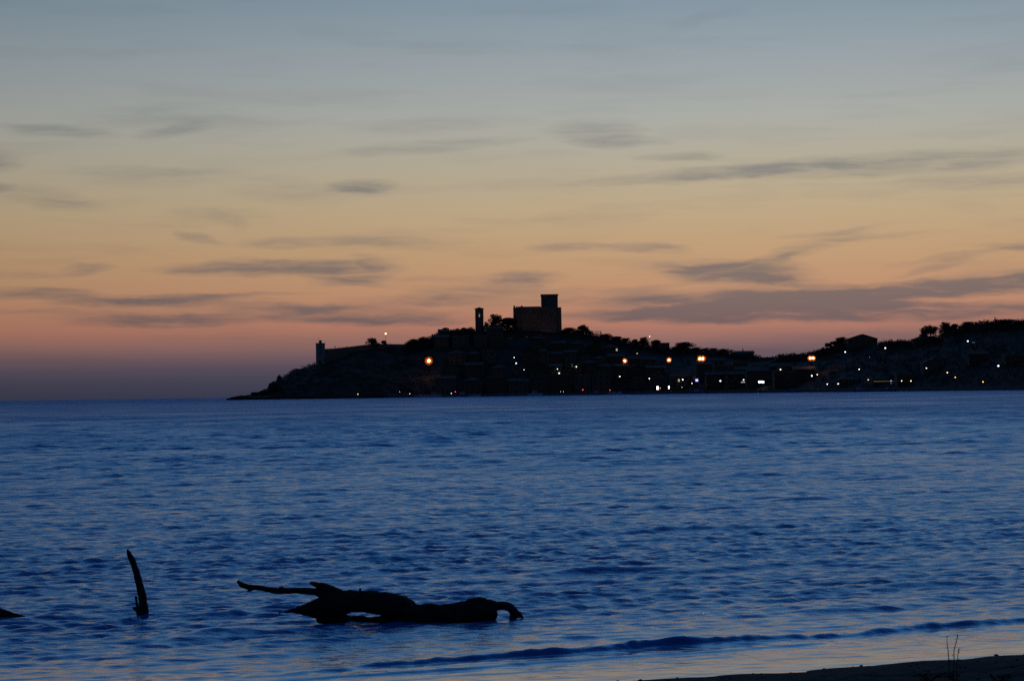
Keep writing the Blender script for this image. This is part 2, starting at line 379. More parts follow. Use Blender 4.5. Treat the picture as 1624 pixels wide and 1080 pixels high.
    t.links.new(dots.outputs['Value'], calm.inputs[0]); t.links.new(calm.outputs[0], b1.inputs['Strength'])
    t.links.new(n1.outputs['Fac'], b1.inputs['Height']); t.links.new(n2.outputs['Fac'], b2.inputs['Height'])
    t.links.new(b1.outputs[0], b2.inputs['Normal']); t.links.new(b2.outputs[0], b.inputs['Normal'])
    rg = N(t, 'ShaderNodeMapRange'); rg.inputs[1].default_value = 15; rg.inputs[2].default_value = 260; rg.inputs[3].default_value = .17; rg.inputs[4].default_value = .45
    t.links.new(ln.outputs['Value'], rg.inputs[0]); # wind streaks and the smooth slick change how rough the surface is
    mw = N(t, 'ShaderNodeMapping'); mw.inputs['Scale'].default_value = (.030, .022, 1); t.links.new(geo.outputs['Position'], mw.inputs[0])
    nwd = N(t, 'ShaderNodeTexNoise'); nwd.inputs['Scale'].default_value = 1; nwd.inputs['Detail'].default_value = 7; nwd.inputs['Roughness'].default_value = .85; t.links.new(mw.outputs[0], nwd.inputs['Vector'])
    wind = MA(t, 'MAXIMUM', MA(t, 'MULTIPLY_ADD', nwd.outputs['Fac'], 1.9, .05), .35)
    sq, sp_ = on_plane(800, 650), on_plane(180, 668); sv_ = sq - sp_; nn = Vector((-sv_.y, sv_.x, 0)).normalized()
    dsl = N(t, 'ShaderNodeVectorMath', operation='DOT_PRODUCT'); t.links.new(geo.outputs['Position'], dsl.inputs[0]); dsl.inputs[1].default_value = nn
    off = MA(t, 'DIVIDE', MA(t, 'SUBTRACT', dsl.outputs['Value'], sp_.dot(nn)), 6.0)
    slick = MA(t, 'DIVIDE', .13, MA(t, 'MULTIPLY_ADD', MA(t, 'MULTIPLY', off, off), MA(t, 'MULTIPLY', off, off), 1.0))
    rg2 = N(t, 'ShaderNodeMapRange'); rg2.inputs[1].default_value = 240; rg2.inputs[2].default_value = 1300; rg2.inputs[4].default_value = .16; t.links.new(ln.outputs['Value'], rg2.inputs[0])
    rr_ = MA(t, 'MULTIPLY', MA(t, 'MULTIPLY', MA(t, 'ADD', rg.outputs[0], rg2.outputs[0]), wind), MA(t, 'SUBTRACT', 1.0, slick))
    t.links.new(MA(t, 'MULTIPLY', rr_, MA(t, 'MULTIPLY_ADD', calm.outputs[0], .85, .15)), b.inputs['Roughness'])
    me.materials.append(m)
    tag(link('sea', me), 'rippled dark blue sea filling the bay up to the headland', kind='structure')
make_sea()

# ------------------------------------------------------------------ beach in the near right corner
def beach_z(x, y):
    d, l = shore_d(x, y)
    i = -d
    return np.where(i > 0, .055*i + .02*np.clip(i-1, 0, 1), .05*i) + .012*np.sin(l*3.1+i*2)*np.clip(i, 0, 1) \
        + .010*np.sin(l*7.3 - i*5.1)*np.clip(i, 0, 1)
def make_beach():
    ls = np.linspace(-30, 60, 500); ds = np.concatenate([np.linspace(-7, -.6, 20), np.linspace(-.5, 5, 120), np.linspace(5.3, 26, 30), [80.0]])
    L, I = np.meshgrid(ls, ds)
    X = SA.x + SDIR.x*L - SN.x*I; Y = SA.y + SDIR.y*L - SN.y*I
    Z = beach_z(X, Y) + .006*RNG.normal(0, 1, X.shape)*np.clip(I-.3, 0, 1)
    n0, n1 = X.shape; i = np.arange(n0*n1).reshape(n0, n1)
    q = np.stack([i[:-1, 1:], i[:-1, :-1], i[1:, :-1], i[1:, 1:]], -1).reshape(-1, 4)
    me = bpy.data.meshes.new('beach'); me.from_pydata(np.stack([X, Y, Z], -1).reshape(-1, 3).tolist(), [], q.tolist())
    me.polygons.foreach_set('use_smooth', [True]*len(q))
    m = mat('wet_sand', (.022, .019, .017), .95, var=.35, scale=3, bump=.004, bscale=30, spec=.08)
    me.materials.append(m)
    tag(link('beach', me), 'dark strip of wet sand in the lower right corner', kind='structure')
make_beach()

# ------------------------------------------------------------------ headland terrain
def tpx(px): return (px - PW/2) / FPX
RIDGE = [(352,633.5),(366,632),(380,630),(400,628),(418,623),(430,613),(450,601),(470,588),(500,580.5),(513,576),(530,566),(560,556),(600,550),(645,549),(660,546),
         (685,540),(700,531),(740,526),(800,524),(830,524),(890,528),(920,527),(960,537),(1000,545),(1060,556),(1100,558),(1150,560),
         (1200,569),(1240,569),(1280,566),(1320,556),(1345,548),(1400,547),(1450,545),(1480,539),(1494,538),(1501,525),(1518,522),(1522,531),(1526,522),(1545,518),(1580,515),(1624,514),
         (1700,521),(1800,526),(1950,540),(2120,566),(2230,590),(2290,602)]
def shoreY(px): return float(np.interp(px, [300, 1000, 1624, 2300], [1330, 1330, 1040, 860]))
def ridge_s(px): return float(np.interp(px, [352, 430, 520, 640, 850, 2300], [14, 40, 70, 100, 118, 125]))
def quay_w(px): return float(np.interp(px, [352, 560, 640, 2300], [1.5, 2, 13, 13]))
def hz_y(px): return 635.6 - .014*px
def at_flat(px, py, Y):                     # the point in column px (at sea level) that shows at height py
    x0 = on_col(px, Y)
    d0 = at(px, py, Y)
    return Vector((d0.x, Y, d0.z))
def on_col(px, Y): return at(px, hz_y(px), Y).x
RX = [a for a, _ in RIDGE]; RYp = [b for _, b in RIDGE]
def ridgeH(px):
    Y = shoreY(px) + ridge_s(px)
    return max(at(px, float(np.interp(px, RX, RYp)), Y).z, .3)
PXG = np.arange(340, 2301, 4.0)
HG = np.array([ridgeH(p) for p in PXG]); SG = np.array([shoreY(p) for p in PXG]); RG = np.array([ridge_s(p) for p in PXG]); QG = np.array([quay_w(p) for p in PXG])
def prof(px, s):
    H = np.interp(px, PXG, HG); sr = np.interp(px, PXG, RG); q = np.interp(px, PXG, QG)
    edge = np.clip((px - 352)/14.0, 0, 1)
    p = np.clip((s - q)/(sr - q), 0, 1)
    ex = np.interp(px, [352, 520, 680], [.75, .75, .95])
    h = 1.25 + (H - 1.25)*p**ex
    h = np.where(H < 2, np.minimum(H, h), h)
    fall = np.clip((s - sr - 30)/110.0, 0, 1); fall = fall*fall*(3-2*fall)
    h = h*(1-fall) - 4*fall
    fr = np.clip((s + 1.5)/1.5, 0, 1)
    return (h*fr - 3*(1-fr))*edge - 3*(1-edge)
def px_of(x, Y): return PW/2 + FPX*(x/Y) / 1.0
def ground(x, Y):                              # column index taken at sea level (roll handled by px shift)
    px = float(colpx(x, Y))
    return float(prof(px, Y - np.interp(px, PXG, SG))) + tnoise(x, Y, px)
def colpx(x, Y):
    # inverse of on_col: pixel column whose horizon point lies at x on depth Y
    return PW/2 + (x/Y - on_col(812, 1.0))*FPX/ (1.0)
def tnoise(x, Y, px):
    a = 1.6 if px < 660 else .5
    return a*mnoise.noise(Vector((x*.09, Y*.09, .3))) + .5*a*mnoise.noise(Vector((x*.23, Y*.23, 5)))
def make_terrain():
    pxs = np.concatenate([np.arange(344, 660, 2.5), np.arange(660, 1660, 6.0), np.arange(1660, 2300, 20)])
    ss = np.concatenate([[-8, -1.5, -.9, -.3, .0, 1], np.linspace(2, 135, 74), np.linspace(140, 290, 20)])
    V = []
    for s in ss:
        for p in pxs:
            Y = shoreY(p) + s; x = on_col(p, Y)
            z = float(prof(p, s))
            if s > .5 or p < 560: z += tnoise(x, Y, p)*min(1, max(0, (s+1)/3))
            V.append((x, Y, z))
    n = len(pxs); Fc = []
    for j in range(len(ss)-1):
        for i in range(n-1):
            Fc.append((j*n+i, j*n+i+1, (j+1)*n+i+1, (j+1)*n+i))
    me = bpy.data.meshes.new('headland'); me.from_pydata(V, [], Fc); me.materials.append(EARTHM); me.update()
    tag(link('headland', me), 'dark headland ridge rising from the sea behind the harbour', kind='structure')
    # quay strip along the harbour front
    mb = MB(); ps = np.arange(612, 2280, 8.0)
    for a, b in zip(ps[:-1], ps[1:]):
        q = []
        for p in (a, b):
            Y0 = shoreY(p) - 2.2; Y1 = shoreY(p) + 12
            q.append([(on_col(p, Y0), Y0, -2), (on_col(p, Y0), Y0, 1.42), (on_col(p, Y1), Y1, 1.46)])
        mb.add([q[0][0], q[1][0], q[1][1], q[0][1], q[1][2], q[0][2]], [(0, 1, 2, 3), (3, 2, 4, 5)])
    tag(mb.build('quay', QUAY), 'long low stone quay at the water edge below the town', kind='structure')
make_terrain()
def sil(px, py, extra=0.0):
    """point seen at (px,py) standing on the ridge line (+extra metres behind it) and the ground below it"""
    Y = shoreY(px) + ridge_s(px) + extra
    p = at(px, py, Y)
    return p, ground(p.x, Y)

# ------------------------------------------------------------------ foliage masses and trees
def leaf_cloud(n, cents, rad, size, seed, flat=1.0):
    r = np.random.default_rng(seed); V = []; Fc = []
    c = np.array(cents); k = r.integers(0, len(c), n)
    d = r.normal(0, 1, (n, 3)); d /= np.linalg.norm(d, axis=1)[:, None]
    rr = rad*r.uniform(.35, 1.0, n)**.5
    P = c[k] + d*rr[:, None]*np.array([1, 1, flat])
    a = r.normal(0, 1, (n, 3)); a /= np.linalg.norm(a, axis=1)[:, None]
    b = np.cross(a, r.normal(0, 1, (n, 3))); b /= np.linalg.norm(b, axis=1)[:, None]
    s = size*r.uniform(.6, 1.3, n)[:, None]
    Q = np.stack([P - a*s, P + b*s*.6, P + a*s, P - b*s*.6], 1)
    return Q.reshape(-1, 3), np.arange(n*4).reshape(n, 4)
def crown_mesh(name, kind, seed):
    r = random.Random(seed); cents = []
    if kind == 'round':
        for i in range(34):
            th = r.uniform(0, 6.28); u = r.uniform(-.5, 1); q = math.sqrt(max(0, 1-u*u))*r.uniform(.5, .95)
            cents.append((.40*q*math.cos(th), .40*q*math.sin(th), .58 + .30*u*r.uniform(.7, 1.05)))
        Q, F_ = leaf_cloud(1900, cents, .13, .040, seed)
    elif kind == 'bush':
        for i in range(46):
            th = r.uniform(0, 6.28); u = r.uniform(0, 1); q = math.sqrt(max(0, 1-(u*.95)**2.2))*r.uniform(.2, .95)
            cents.append((.40*q*math.cos(th), .40*q*math.sin(th), .02 + .86*u*r.uniform(.75, 1.02)))
        Q, F_ = leaf_cloud(2300, cents, .13, .042, seed)
    elif kind == 'pine':
        for i in range(46):
            th = r.uniform(0, 6.28); q = math.sqrt(r.uniform(0, 1))*.42
            cents.append((q*math.cos(th), q*math.sin(th), .56 + .32*math.sqrt(max(0, 1-(q/.45)**2))*r.uniform(.3, 1.1)))
        Q, F_ = leaf_cloud(2300, cents, .12, .038, seed, 1.0)
    else:   # cypress
        for i in range(40):
            z = r.uniform(.06, .97); w = .40*math.sin(math.pi*min(1, (z*.93+.07))**.75)**.8*(1.02-z*.55)
            th = r.uniform(0, 6.28); q = r.uniform(.2, .8)*w
            cents.append((q*math.cos(th), q*math.sin(th), z))
        Q, F_ = leaf_cloud(1500, cents, .07, .035, seed, 1.0)
    me = bpy.data.meshes.new(name); me.from_pydata(Q.tolist(), [], F_.tolist()); me.materials.append(LEAF if kind in ('bush', 'bush') else LEAF2)
    return me
def trunk_mesh(kind, seed):
    r = random.Random(seed); mb = MB()
    top = .62 if kind != 'cyp' else .5
    l = r.uniform(-.03, .03)
    rr = .028 if kind != 'cyp' else .05
    mb.tube([(0, 0, -.06), (l*.3, 0, .15), (l, .01, .35), (l*1.4, 0, top)], [rr*1.3, rr, rr*.85, rr*.5], 7)
    if kind != 'cyp':
        for i in range(6):
            th = i*1.05 + r.uniform(-.3, .3); z0 = r.uniform(.32, .5)
            e = .30*r.uniform(.7, 1.1)
            mb.tube([(l, 0, z0), (l + e*.5*math.cos(th), e*.5*math.sin(th), z0+.12), (l + e*math.cos(th), e*math.sin(th), z0 + .27)], [rr*.55, rr*.4, rr*.2], 5)
    return mb.mesh('trunk', BARK, True)
CROWN = {k: [crown_mesh('crown', k, 31*i + j*7) for i in range(4)] for j, k in enumerate(('round', 'pine', 'cyp', 'bush'))}
TRUNK = {k: [trunk_mesh(k, 17*i + 3) for i in range(4)] for k in ('round', 'pine', 'cyp', 'bush')}
NMT = {'bush': 'broadleaf_tree', 'round': 'broadleaf_tree', 'pine': 'umbrella_pine', 'cyp': 'cypress_tree'}
tcount = 0
def tree(kind, px, top, wpx, label, extra=0.0, group='trees along the headland skyline', sink=0.0):
    global tcount
    p, g = sil(px, top, extra)
    h = max(p.z - g + sink, 1.2); w = wpx*p.y/FPX
    if kind == 'bush': w *= 1.25
    nm = 'pine_tree' if ' pine ' in label.split(' on ')[0].split(' right of')[0] and kind in ('bush', 'round') else NMT[kind]
    e = empty(nm, (p.x, p.y, g - sink), random.uniform(0, 6.28))
    i = tcount % 4; tcount += 1
    zs = h/(.97 if kind == 'pine' else 1.0)
    c = link('crown', CROWN[kind][i], e); t = link('trunk', TRUNK[kind][i], e)
    f = {'round': 1.0, 'bush': 1.0, 'pine': 1.02, 'cyp': .80}[kind]
    for o in (c, t): o.scale = (w/f, w/f, zs)
    t.scale = (max(w/f, h*.35), max(w/f, h*.35), zs) if kind != 'cyp' else (w, w, zs)
    tag(e, label, 'tree', group)
    return e
TREES = [
 ('bush',443,593,9,'small wind-bent bush alone on the cliff slope left of the lighthouse'),
 ('bush',590,534.5,24,'rounded tree on the ridge just left of the bright white mast lamp'),
 ('bush',609,538.5,11,'small domed bush right under the bright white mast lamp'),
 ('bush',656,537,24,'low rounded tree on the skyline above the leftmost orange lamp'),
 ('bush',670,533,17,'taller of the two trees on the skyline above the leftmost orange lamp'),
 ('cyp',685.5,529,7,'small pointed cypress left of the dark rooftops before the bell tower'),
 ('bush',706,517.5,14,'bushy tree on the rooftop line left of the bell tower'),
 ('bush',735,519,11,'small round bush close to the left foot of the bell tower'),
 ('bush',771,508.5,10,'small bush at the right foot of the bell tower'),
 ('bush',786,496.5,30,'large round tree between the bell tower and the castle'),
 ('bush',805,500,34,'flat-topped tree touching the left wall of the castle'),
 ('bush',903,519,26,'low spreading tree right beside the right wall of the castle'),
 ('bush',924,513.5,23,'round-topped tree standing higher just right of the castle'),
 ('bush',962,528.5,20,'tree right of the wooden pergola on the skyline'),
 ('bush',978,532,18,'second tree to the right of the pergola on the skyline'),
 ('bush',993,535.5,18,'third tree to the right of the pergola on the skyline'),
 ('bush',1007,536.5,13,'small tree left of the warm lamp on the skyline'),
 ('bush',1021,533.5,19,'tree directly left of the warm lamp on the skyline'),
 ('bush',1041,536.5,20,'tree directly right of the warm lamp on the skyline'),
 ('bush',1086,541.5,40,'broad bushy tree on the skyline above the twin orange lamps'),
 ('bush',1071,550,18,'low shrubby tree at the left edge of the broad bushy skyline tree'),
 ('bush',1103,550,16,'low shrubby tree at the right edge of the broad bushy skyline tree'),
 ('bush',1118,551,17,'first of the low hedge trees right of the broad skyline tree'),
 ('bush',1132,551.5,17,'second of the low hedge trees right of the broad skyline tree'),
 ('bush',1147,552,17,'third of the low hedge trees right of the broad skyline tree'),
 ('cyp',1178,551.5,5,'thin pointed cypress above the flat-roofed house in the dip of the ridge'),
 ('bush',1270,563,15,'bush left of the double orange lamp on the right ridge'),
 ('bush',1285,560.5,15,'bush directly above the double orange lamp on the right ridge'),
 ('bush',1299,557,16,'bush right above the double orange lamp on the right ridge'),
 ('pine',1313,543.5,13,'small pine with bare trunk, leftmost beside the gabled hill house'),
 ('pine',1323,540.5,15,'second small pine with bare trunk beside the gabled hill house'),
 ('bush',1335,533.5,26,'dense tree touching the left eaves of the gabled hill house'),
 ('bush',1424,542,15,'low bush halfway between the two houses on the right ridge'),
 ('bush',1437,540,20,'rounded bush left of the house under the tall pines'),
 ('cyp',1462,520,6,'narrow cypress at the left edge of the tall pine group'),
 ('bush',1465,528,20,'dark bush under the leftmost umbrella pine of the tall group'),
 ('round',1475,515.5,36,'wide umbrella pine, leftmost of the tall group on the right'),
 ('bush',1499,509.5,23,'highest dense pine in the middle of the tall group'),
 ('bush',1514,512,18,'small pine squeezed right of the highest dense pine'),
 ('bush',1534,509.5,27,'rounded pine right of the narrow gap of sky'),
 ('cyp',1548,511.5,8,'first of the row of cypresses right of the pines'),
 ('cyp',1557,509.5,8,'second of the row of cypresses right of the pines'),
 ('cyp',1563,509.5,8,'third of the row of cypresses right of the pines'),
 ('cyp',1570,512.5,8,'fourth and lowest of the row of cypresses right of the pines'),
 ('cyp',1578,502.5,6,'tall thin cypress spike rising above the right hilltop'),
 ('bush',1597,505.5,46,'very wide pine on the hilltop near the right edge'),
 ('bush',1622,507.5,32,'dense pine cut off by the right edge of the picture'),
]
for T in TREES: tree(*T)

def make_scrub():
    # ground cover of bushes over the whole hillside: one uncountable dark mass
    cents = []; r = random.Random(5)
    for i in range(5200):
        px = r.uniform(432, 1900); s = r.uniform(3, 150)
        if px > 640 and s < 16: continue
        dens_ = 1.0 if (px < 690 or px > 1300) else .30
        if r.random() > dens_: continue
        sr = ridge_s(px)
        if abs(s - sr) < 15 and 500 < px < 600: continue
        Y = shoreY(px) + s; x = on_col(px, Y); z = ground(x, Y)
        if z < 2: continue
        cents.append((x, Y, z + r.uniform(.1, .8)))
    for i in range(2600):
        px = r.choice([r.uniform(645, 752), r.uniform(893, 1205), r.uniform(1235, 1345), r.uniform(1395, 1660)])
        s = ridge_s(px) + r.uniform(-14, 5)
        Y = shoreY(px) + s; x = on_col(px, Y); z = ground(x, Y)
        cents.append((x, Y, z + r.uniform(.3, 2.0)))
    Q, F_ = leaf_cloud(len(cents)*16, cents, 1.5, .42, 3, .75)
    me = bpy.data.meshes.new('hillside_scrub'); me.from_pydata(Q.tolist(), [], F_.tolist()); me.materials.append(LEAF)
    tag(link('hillside_scrub', me), 'dark scrub and bushes covering the slopes of the headland', 'scrub', kind='stuff')
make_scrub()

# ------------------------------------------------------------------ houses
BOXES = []        # (x0,x1,y0,y1,z0,z1) used to hang wall lamps on facades
WIN = MB().box(-.5, .5, -.06, .06, 0, 1.5, 0).mesh('window', [FRAME])
def window_meshes():
    fr = MB()
    fr.box(-.55, -.44, -.07, .05, 0, 1.5).box(.44, .55, -.07, .05, 0, 1.5).box(-.438, .438, -.07, .05, 1.4, 1.5).box(-.62, .62, -.12, .05, -.09, 0).box(-.04, .04, -.065, .05, .002, 1.398)
    pn = MB(); pn.box(-.437, -.042, -.03, .045, .003, 1.397).box(.042, .437, -.03, .045, .003, 1.397)
    return fr.mesh('window', FRAME), pn.mesh('pane', GLASS), pn.mesh('pane', E_WIN)
WFR, WPN, WPL = window_meshes()
DOORM = MB().box(-.55, .55, -.08, .05, 0, 2.2).box(-.68, -.552, -.12, .05, 0, 2.32).box(.552, .68, -.12, .05, 0, 2.32).box(-.55, .55, -.12, .05, 2.202, 2.32).mesh('door', WOOD)
def window(e, x, y, z, lit=False, k=1.0):
    w = link('window', WFR, e, (x, y, z)); w.scale = (k, 1, k)
    link('pane', WPL if lit else WPN, w)
def house(x0, x1, y0, dep, zb, zt, roof, wall_i, label, group=None, name='house', win=True, litp=0.0, seed=0, rise=None, chimney=True):
    """walls from zb to the eaves zt; roof: hip / gable_side / gable_front / flat"""
    r = random.Random(seed); w = x1 - x0; cx = (x0+x1)/2
    e = empty(name, (cx, y0, zb)); hh = zt - zb
    wall = MB().box(-w/2, w/2, 0, dep, -3.0, hh)
    if roof == 'gable_front':
        rz = rise or w*.2
        wall.add([(-w/2, 0, hh), (w/2, 0, hh), (0, 0, hh+rz-.02), (-w/2, dep, hh), (w/2, dep, hh), (0, dep, hh+rz-.02)], [(0, 1, 2), (4, 3, 5)])
    if roof == 'gable_side':
        rz = rise or dep*.16
        wall.add([(-w/2, 0, hh), (-w/2, dep, hh), (-w/2, dep/2, hh+rz-.02), (w/2, 0, hh), (w/2, dep, hh), (w/2, dep/2, hh+rz-.02)], [(1, 0, 2), (3, 4, 5)])
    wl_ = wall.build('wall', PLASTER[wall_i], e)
    o = .45; rf = MB(); th = .18
    if roof == 'flat':
        rf.box(-w/2-.12, w/2+.12, -.12, dep+.12, hh+.002, hh+.16).box(-w/2-.12, w/2+.12, -.12, .1, hh+.162, hh+.7).box(-w/2-.12, -w/2+.1, .102, dep+.12, hh+.162, hh+.7).box(w/2-.1, w/2+.12, .102, dep+.12, hh+.162, hh+.7)
    elif roof == 'hip':
        rz = rise or min(w, dep)*.2; rl = max(0.3, (w - dep)/2 + .2) if w > dep else .3
        a = [(-w/2-o, -o), (w/2+o, -o), (w/2+o, dep+o), (-w/2-o, dep+o)]
        V = [(x, y, hh+.003) for x, y in a] + [(x, y, hh+th) for x, y in a] + [(-rl, dep/2, hh+rz+th), (rl, dep/2, hh+rz+th)]
        rf.add(V, [(3, 2, 1, 0), (0, 1, 5, 4), (1, 2, 6, 5), (2, 3, 7, 6), (3, 0, 4, 7), (4, 5, 9, 8), (5, 6, 9), (6, 7, 8, 9), (7, 4, 8)])
    elif roof == 'gable_front':
        for sg in (-1, 1):
            k = rz/(w/2); x1_, z1_ = sg*(w/2+o), hh - k*o
            rf.add([(0, -o, hh+rz), (x1_, -o, z1_), (x1_, dep+o, z1_), (0, dep+o, hh+rz), (0, -o, hh+rz+th), (x1_, -o, z1_+th), (x1_, dep+o, z1_+th), (0, dep+o, hh+rz+th)],
                   [(0, 3, 2, 1), (4, 5, 6, 7), (0, 1, 5, 4), (1, 2, 6, 5), (2, 3, 7, 6)])
    else:
        for sg, yy in ((-1, -o), (1, dep+o)):
            k = rz/(dep/2); z1_ = hh - k*o
            rf.add([(-w/2-o, dep/2, hh+rz), (w/2+o, dep/2, hh+rz), (w/2+o, yy, z1_), (-w/2-o, yy, z1_), (-w/2-o, dep/2, hh+rz+th), (w/2+o, dep/2, hh+rz+th), (w/2+o, yy, z1_+th), (-w/2-o, yy, z1_+th)],
                   [(0, 1, 2, 3), (7, 6, 5, 4), (3, 2, 6, 7), (0, 3, 7, 4), (1, 5, 6, 2)])
    ro = rf.build('roof', STONE if roof == 'flat' else TILE, e)
    if chimney and roof != 'flat':
        x = r.uniform(-w*.3, w*.3); zc = hh + (rise or 1.2)
        MB().box(x-.3, x+.3, dep*.6, dep*.6+.6, hh, zc+.6).box(x-.38, x+.38, dep*.6-.08, dep*.6+.68, zc+.602, zc+.75).build('chimney', PLASTER[wall_i], ro)
    if win:
        st = max(1, int(hh/3.0)); nx = max(1, int(w/2.7))
        fh = hh/st
        dx = r.randrange(nx)
        for f in range(st):
            for k in range(nx):
                x = -w/2 + w*(k+.5)/nx
                if f == 0 and k == dx: link('door', DOORM, e, (x, 0, .02)); continue
                window(e, x, 0, f*fh + fh*.34, r.random() < litp)
    tag(e, label, 'house', group)
    BOXES.append((x0, x1, y0, y0+dep, zb, zt))
    return e
ORD = ['first', 'second', 'third', 'fourth', 'fifth', 'sixth', 'seventh', 'eighth', 'ninth', 'tenth', 'eleventh', 'twelfth', 'thirteenth', 'fourteenth', 'fifteenth', 'sixteenth']
RFN = {'hip': 'hip-roofed', 'gable_side': 'tile-roofed', 'gable_front': 'gabled', 'flat': 'flat-roofed'}
STN = ['', 'one-storey', 'two-storey', 'three-storey', 'four-storey', 'five-storey']
def row(desc, px0, px1, s0, step_y, hrange, wrange, seed, group, gap=(0, 1.5), litp=.02, dep=8.5, roofs=('gable_side', 'hip', 'flat', 'gable_front')):
    r = random.Random(seed); px = px0; items = []
    while px < px1:
        Y = shoreY(px) + s0 + r.uniform(-step_y, step_y)
        w = r.uniform(*wrange); wp = w/Y*FPX
        if px + wp > px1 + 6: break
        items.append((px, wp, Y, w)); px += wp + r.uniform(*gap)/Y*FPX
    for i, (px, wp, Y, w) in enumerate(items):
        x0 = on_col(px, Y); zb = max(1.47, min(ground(x0+.5, Y), ground(x0+w-.5, Y)))
        h = r.uniform(*hrange); rt = r.choice(roofs); wi = r.randrange(5)
        st = max(1, int(h/3.0))
        house(x0, x0+w, Y, dep, zb, zb+h, rt, wi, f'{STN[st]} {RFN[rt]} house, {ORD[i]} from left {desc}', group, seed=seed*50+i, litp=litp)
G_T = 'houses of the harbour town'
row('on the quay left of the castle', 690, 838, 13, 1.0, (6.5, 9.5), (8, 12), 1, G_T, gap=(.5, 6))
row('on the quay below the castle', 842, 985, 13, 1.0, (6.5, 10), (8, 12), 2, G_T)
row('on the quay between the single orange lamps', 1000, 1095, 13, 1.0, (5, 9), (8, 13), 3, G_T)
row('on the quay by the lit signs', 1120, 1262, 13, .6, (8.0, 10.5), (10, 15), 4, G_T, gap=(.2, .8), roofs=('gable_side', 'hip', 'flat'))
row('in the second row left of the castle', 700, 835, 34, 2, (6, 9), (7, 11), 5, G_T, gap=(.5, 5))
row('in the second row below the castle', 842, 1050, 33, 2, (6.5, 9.5), (7, 11), 6, G_T)
row('in the second row behind the lit signs', 1105, 1300, 34, 2, (7, 9.5), (8, 13), 7, G_T)
row('in the third row left of the castle', 712, 812, 56, 2, (5.5, 8), (7, 10), 8, G_T, gap=(.5, 5))
row('in the third row below the castle', 830, 1040, 56, 2, (6, 8.5), (7, 10), 9, G_T)
row('in the top row left of the castle', 690, 800, 84, 2, (5, 7), (7, 10), 10, G_T, gap=(.5, 4))
row('in the top row below the castle', 842, 1000, 82, 2, (5, 7.5), (7, 10), 11, G_T, gap=(.3, 4))
row('upslope right of the twin orange lamps', 1120, 1240, 60, 2, (5, 7), (8, 12), 12, G_T, gap=(1, 6))
row('on the shore under the gabled hill house', 1330, 1450, 16, 1, (3.6, 5.5), (8, 12), 13, G_T, gap=(2, 8))
row('among the trees near the right edge', 1465, 1640, 42, 4, (4, 6.5), (8, 12), 14, G_T, gap=(6, 14))

def ridge_house(pxa, pxb, eave, apex, roof, wi, label, extra=0.0, dep=9, litp=0):
    Y = shoreY((pxa+pxb)/2) + ridge_s((pxa+pxb)/2) + extra
    a = at(pxa, eave, Y); b = at(pxb, eave, Y); t = at((pxa+pxb)/2, apex, Y)
    zt = (a.z+b.z)/2; g = min(ground(a.x, Y), ground(b.x, Y))
    o = .45 if roof != 'flat' else .12
    house(a.x+o, b.x-o, Y, dep, min(g, zt-2.4), zt - (.7 if roof == 'flat' else 0), roof, wi, label, G_T, rise=max(.3, t.z - zt - .1), win=True, litp=litp, chimney=False, seed=int(pxa))
ridge_house(1344, 1393, 537.5, 530, 'gable_front', 1, 'large house with a wide low gable alone on the right ridge', -4, 10)
ridge_house(1448, 1496, 538.5, 533, 'hip', 0, 'low hip-roofed house hidden under the tall umbrella pines', -4, 8)
ridge_house(1205, 1230, 566.5, 565, 'flat', 4, 'flat-roofed house in the dip of the ridge', -4, 8)
ridge_house(1166, 1197, 560, 556.5, 'gable_side', 2, 'house with sloping roof at the left of the ridge dip', -4, 8)
ridge_house(1046, 1062, 543.5, 542, 'flat', 4, 'tall narrow house ending the tree line above the single orange lamp', -4, 9)
ridge_house(737, 753, 522.5, 521.5, 'flat', 4, 'small low house touching the left side of the bell tower', -2, 8)
ridge_house(694, 712, 525.5, 522, 'gable_side', 1, 'rooftop house under the bushy tree left of the bell tower', -6, 8)
ridge_house(714, 737, 523.5, 521.5, 'flat', 2, 'long flat-topped house on the skyline left of the bell tower', -6, 8)
ridge_house(770, 799, 522, 517, 'gable_side', 1, 'broad pale-roofed church nave right of the bell tower', -12, 10)

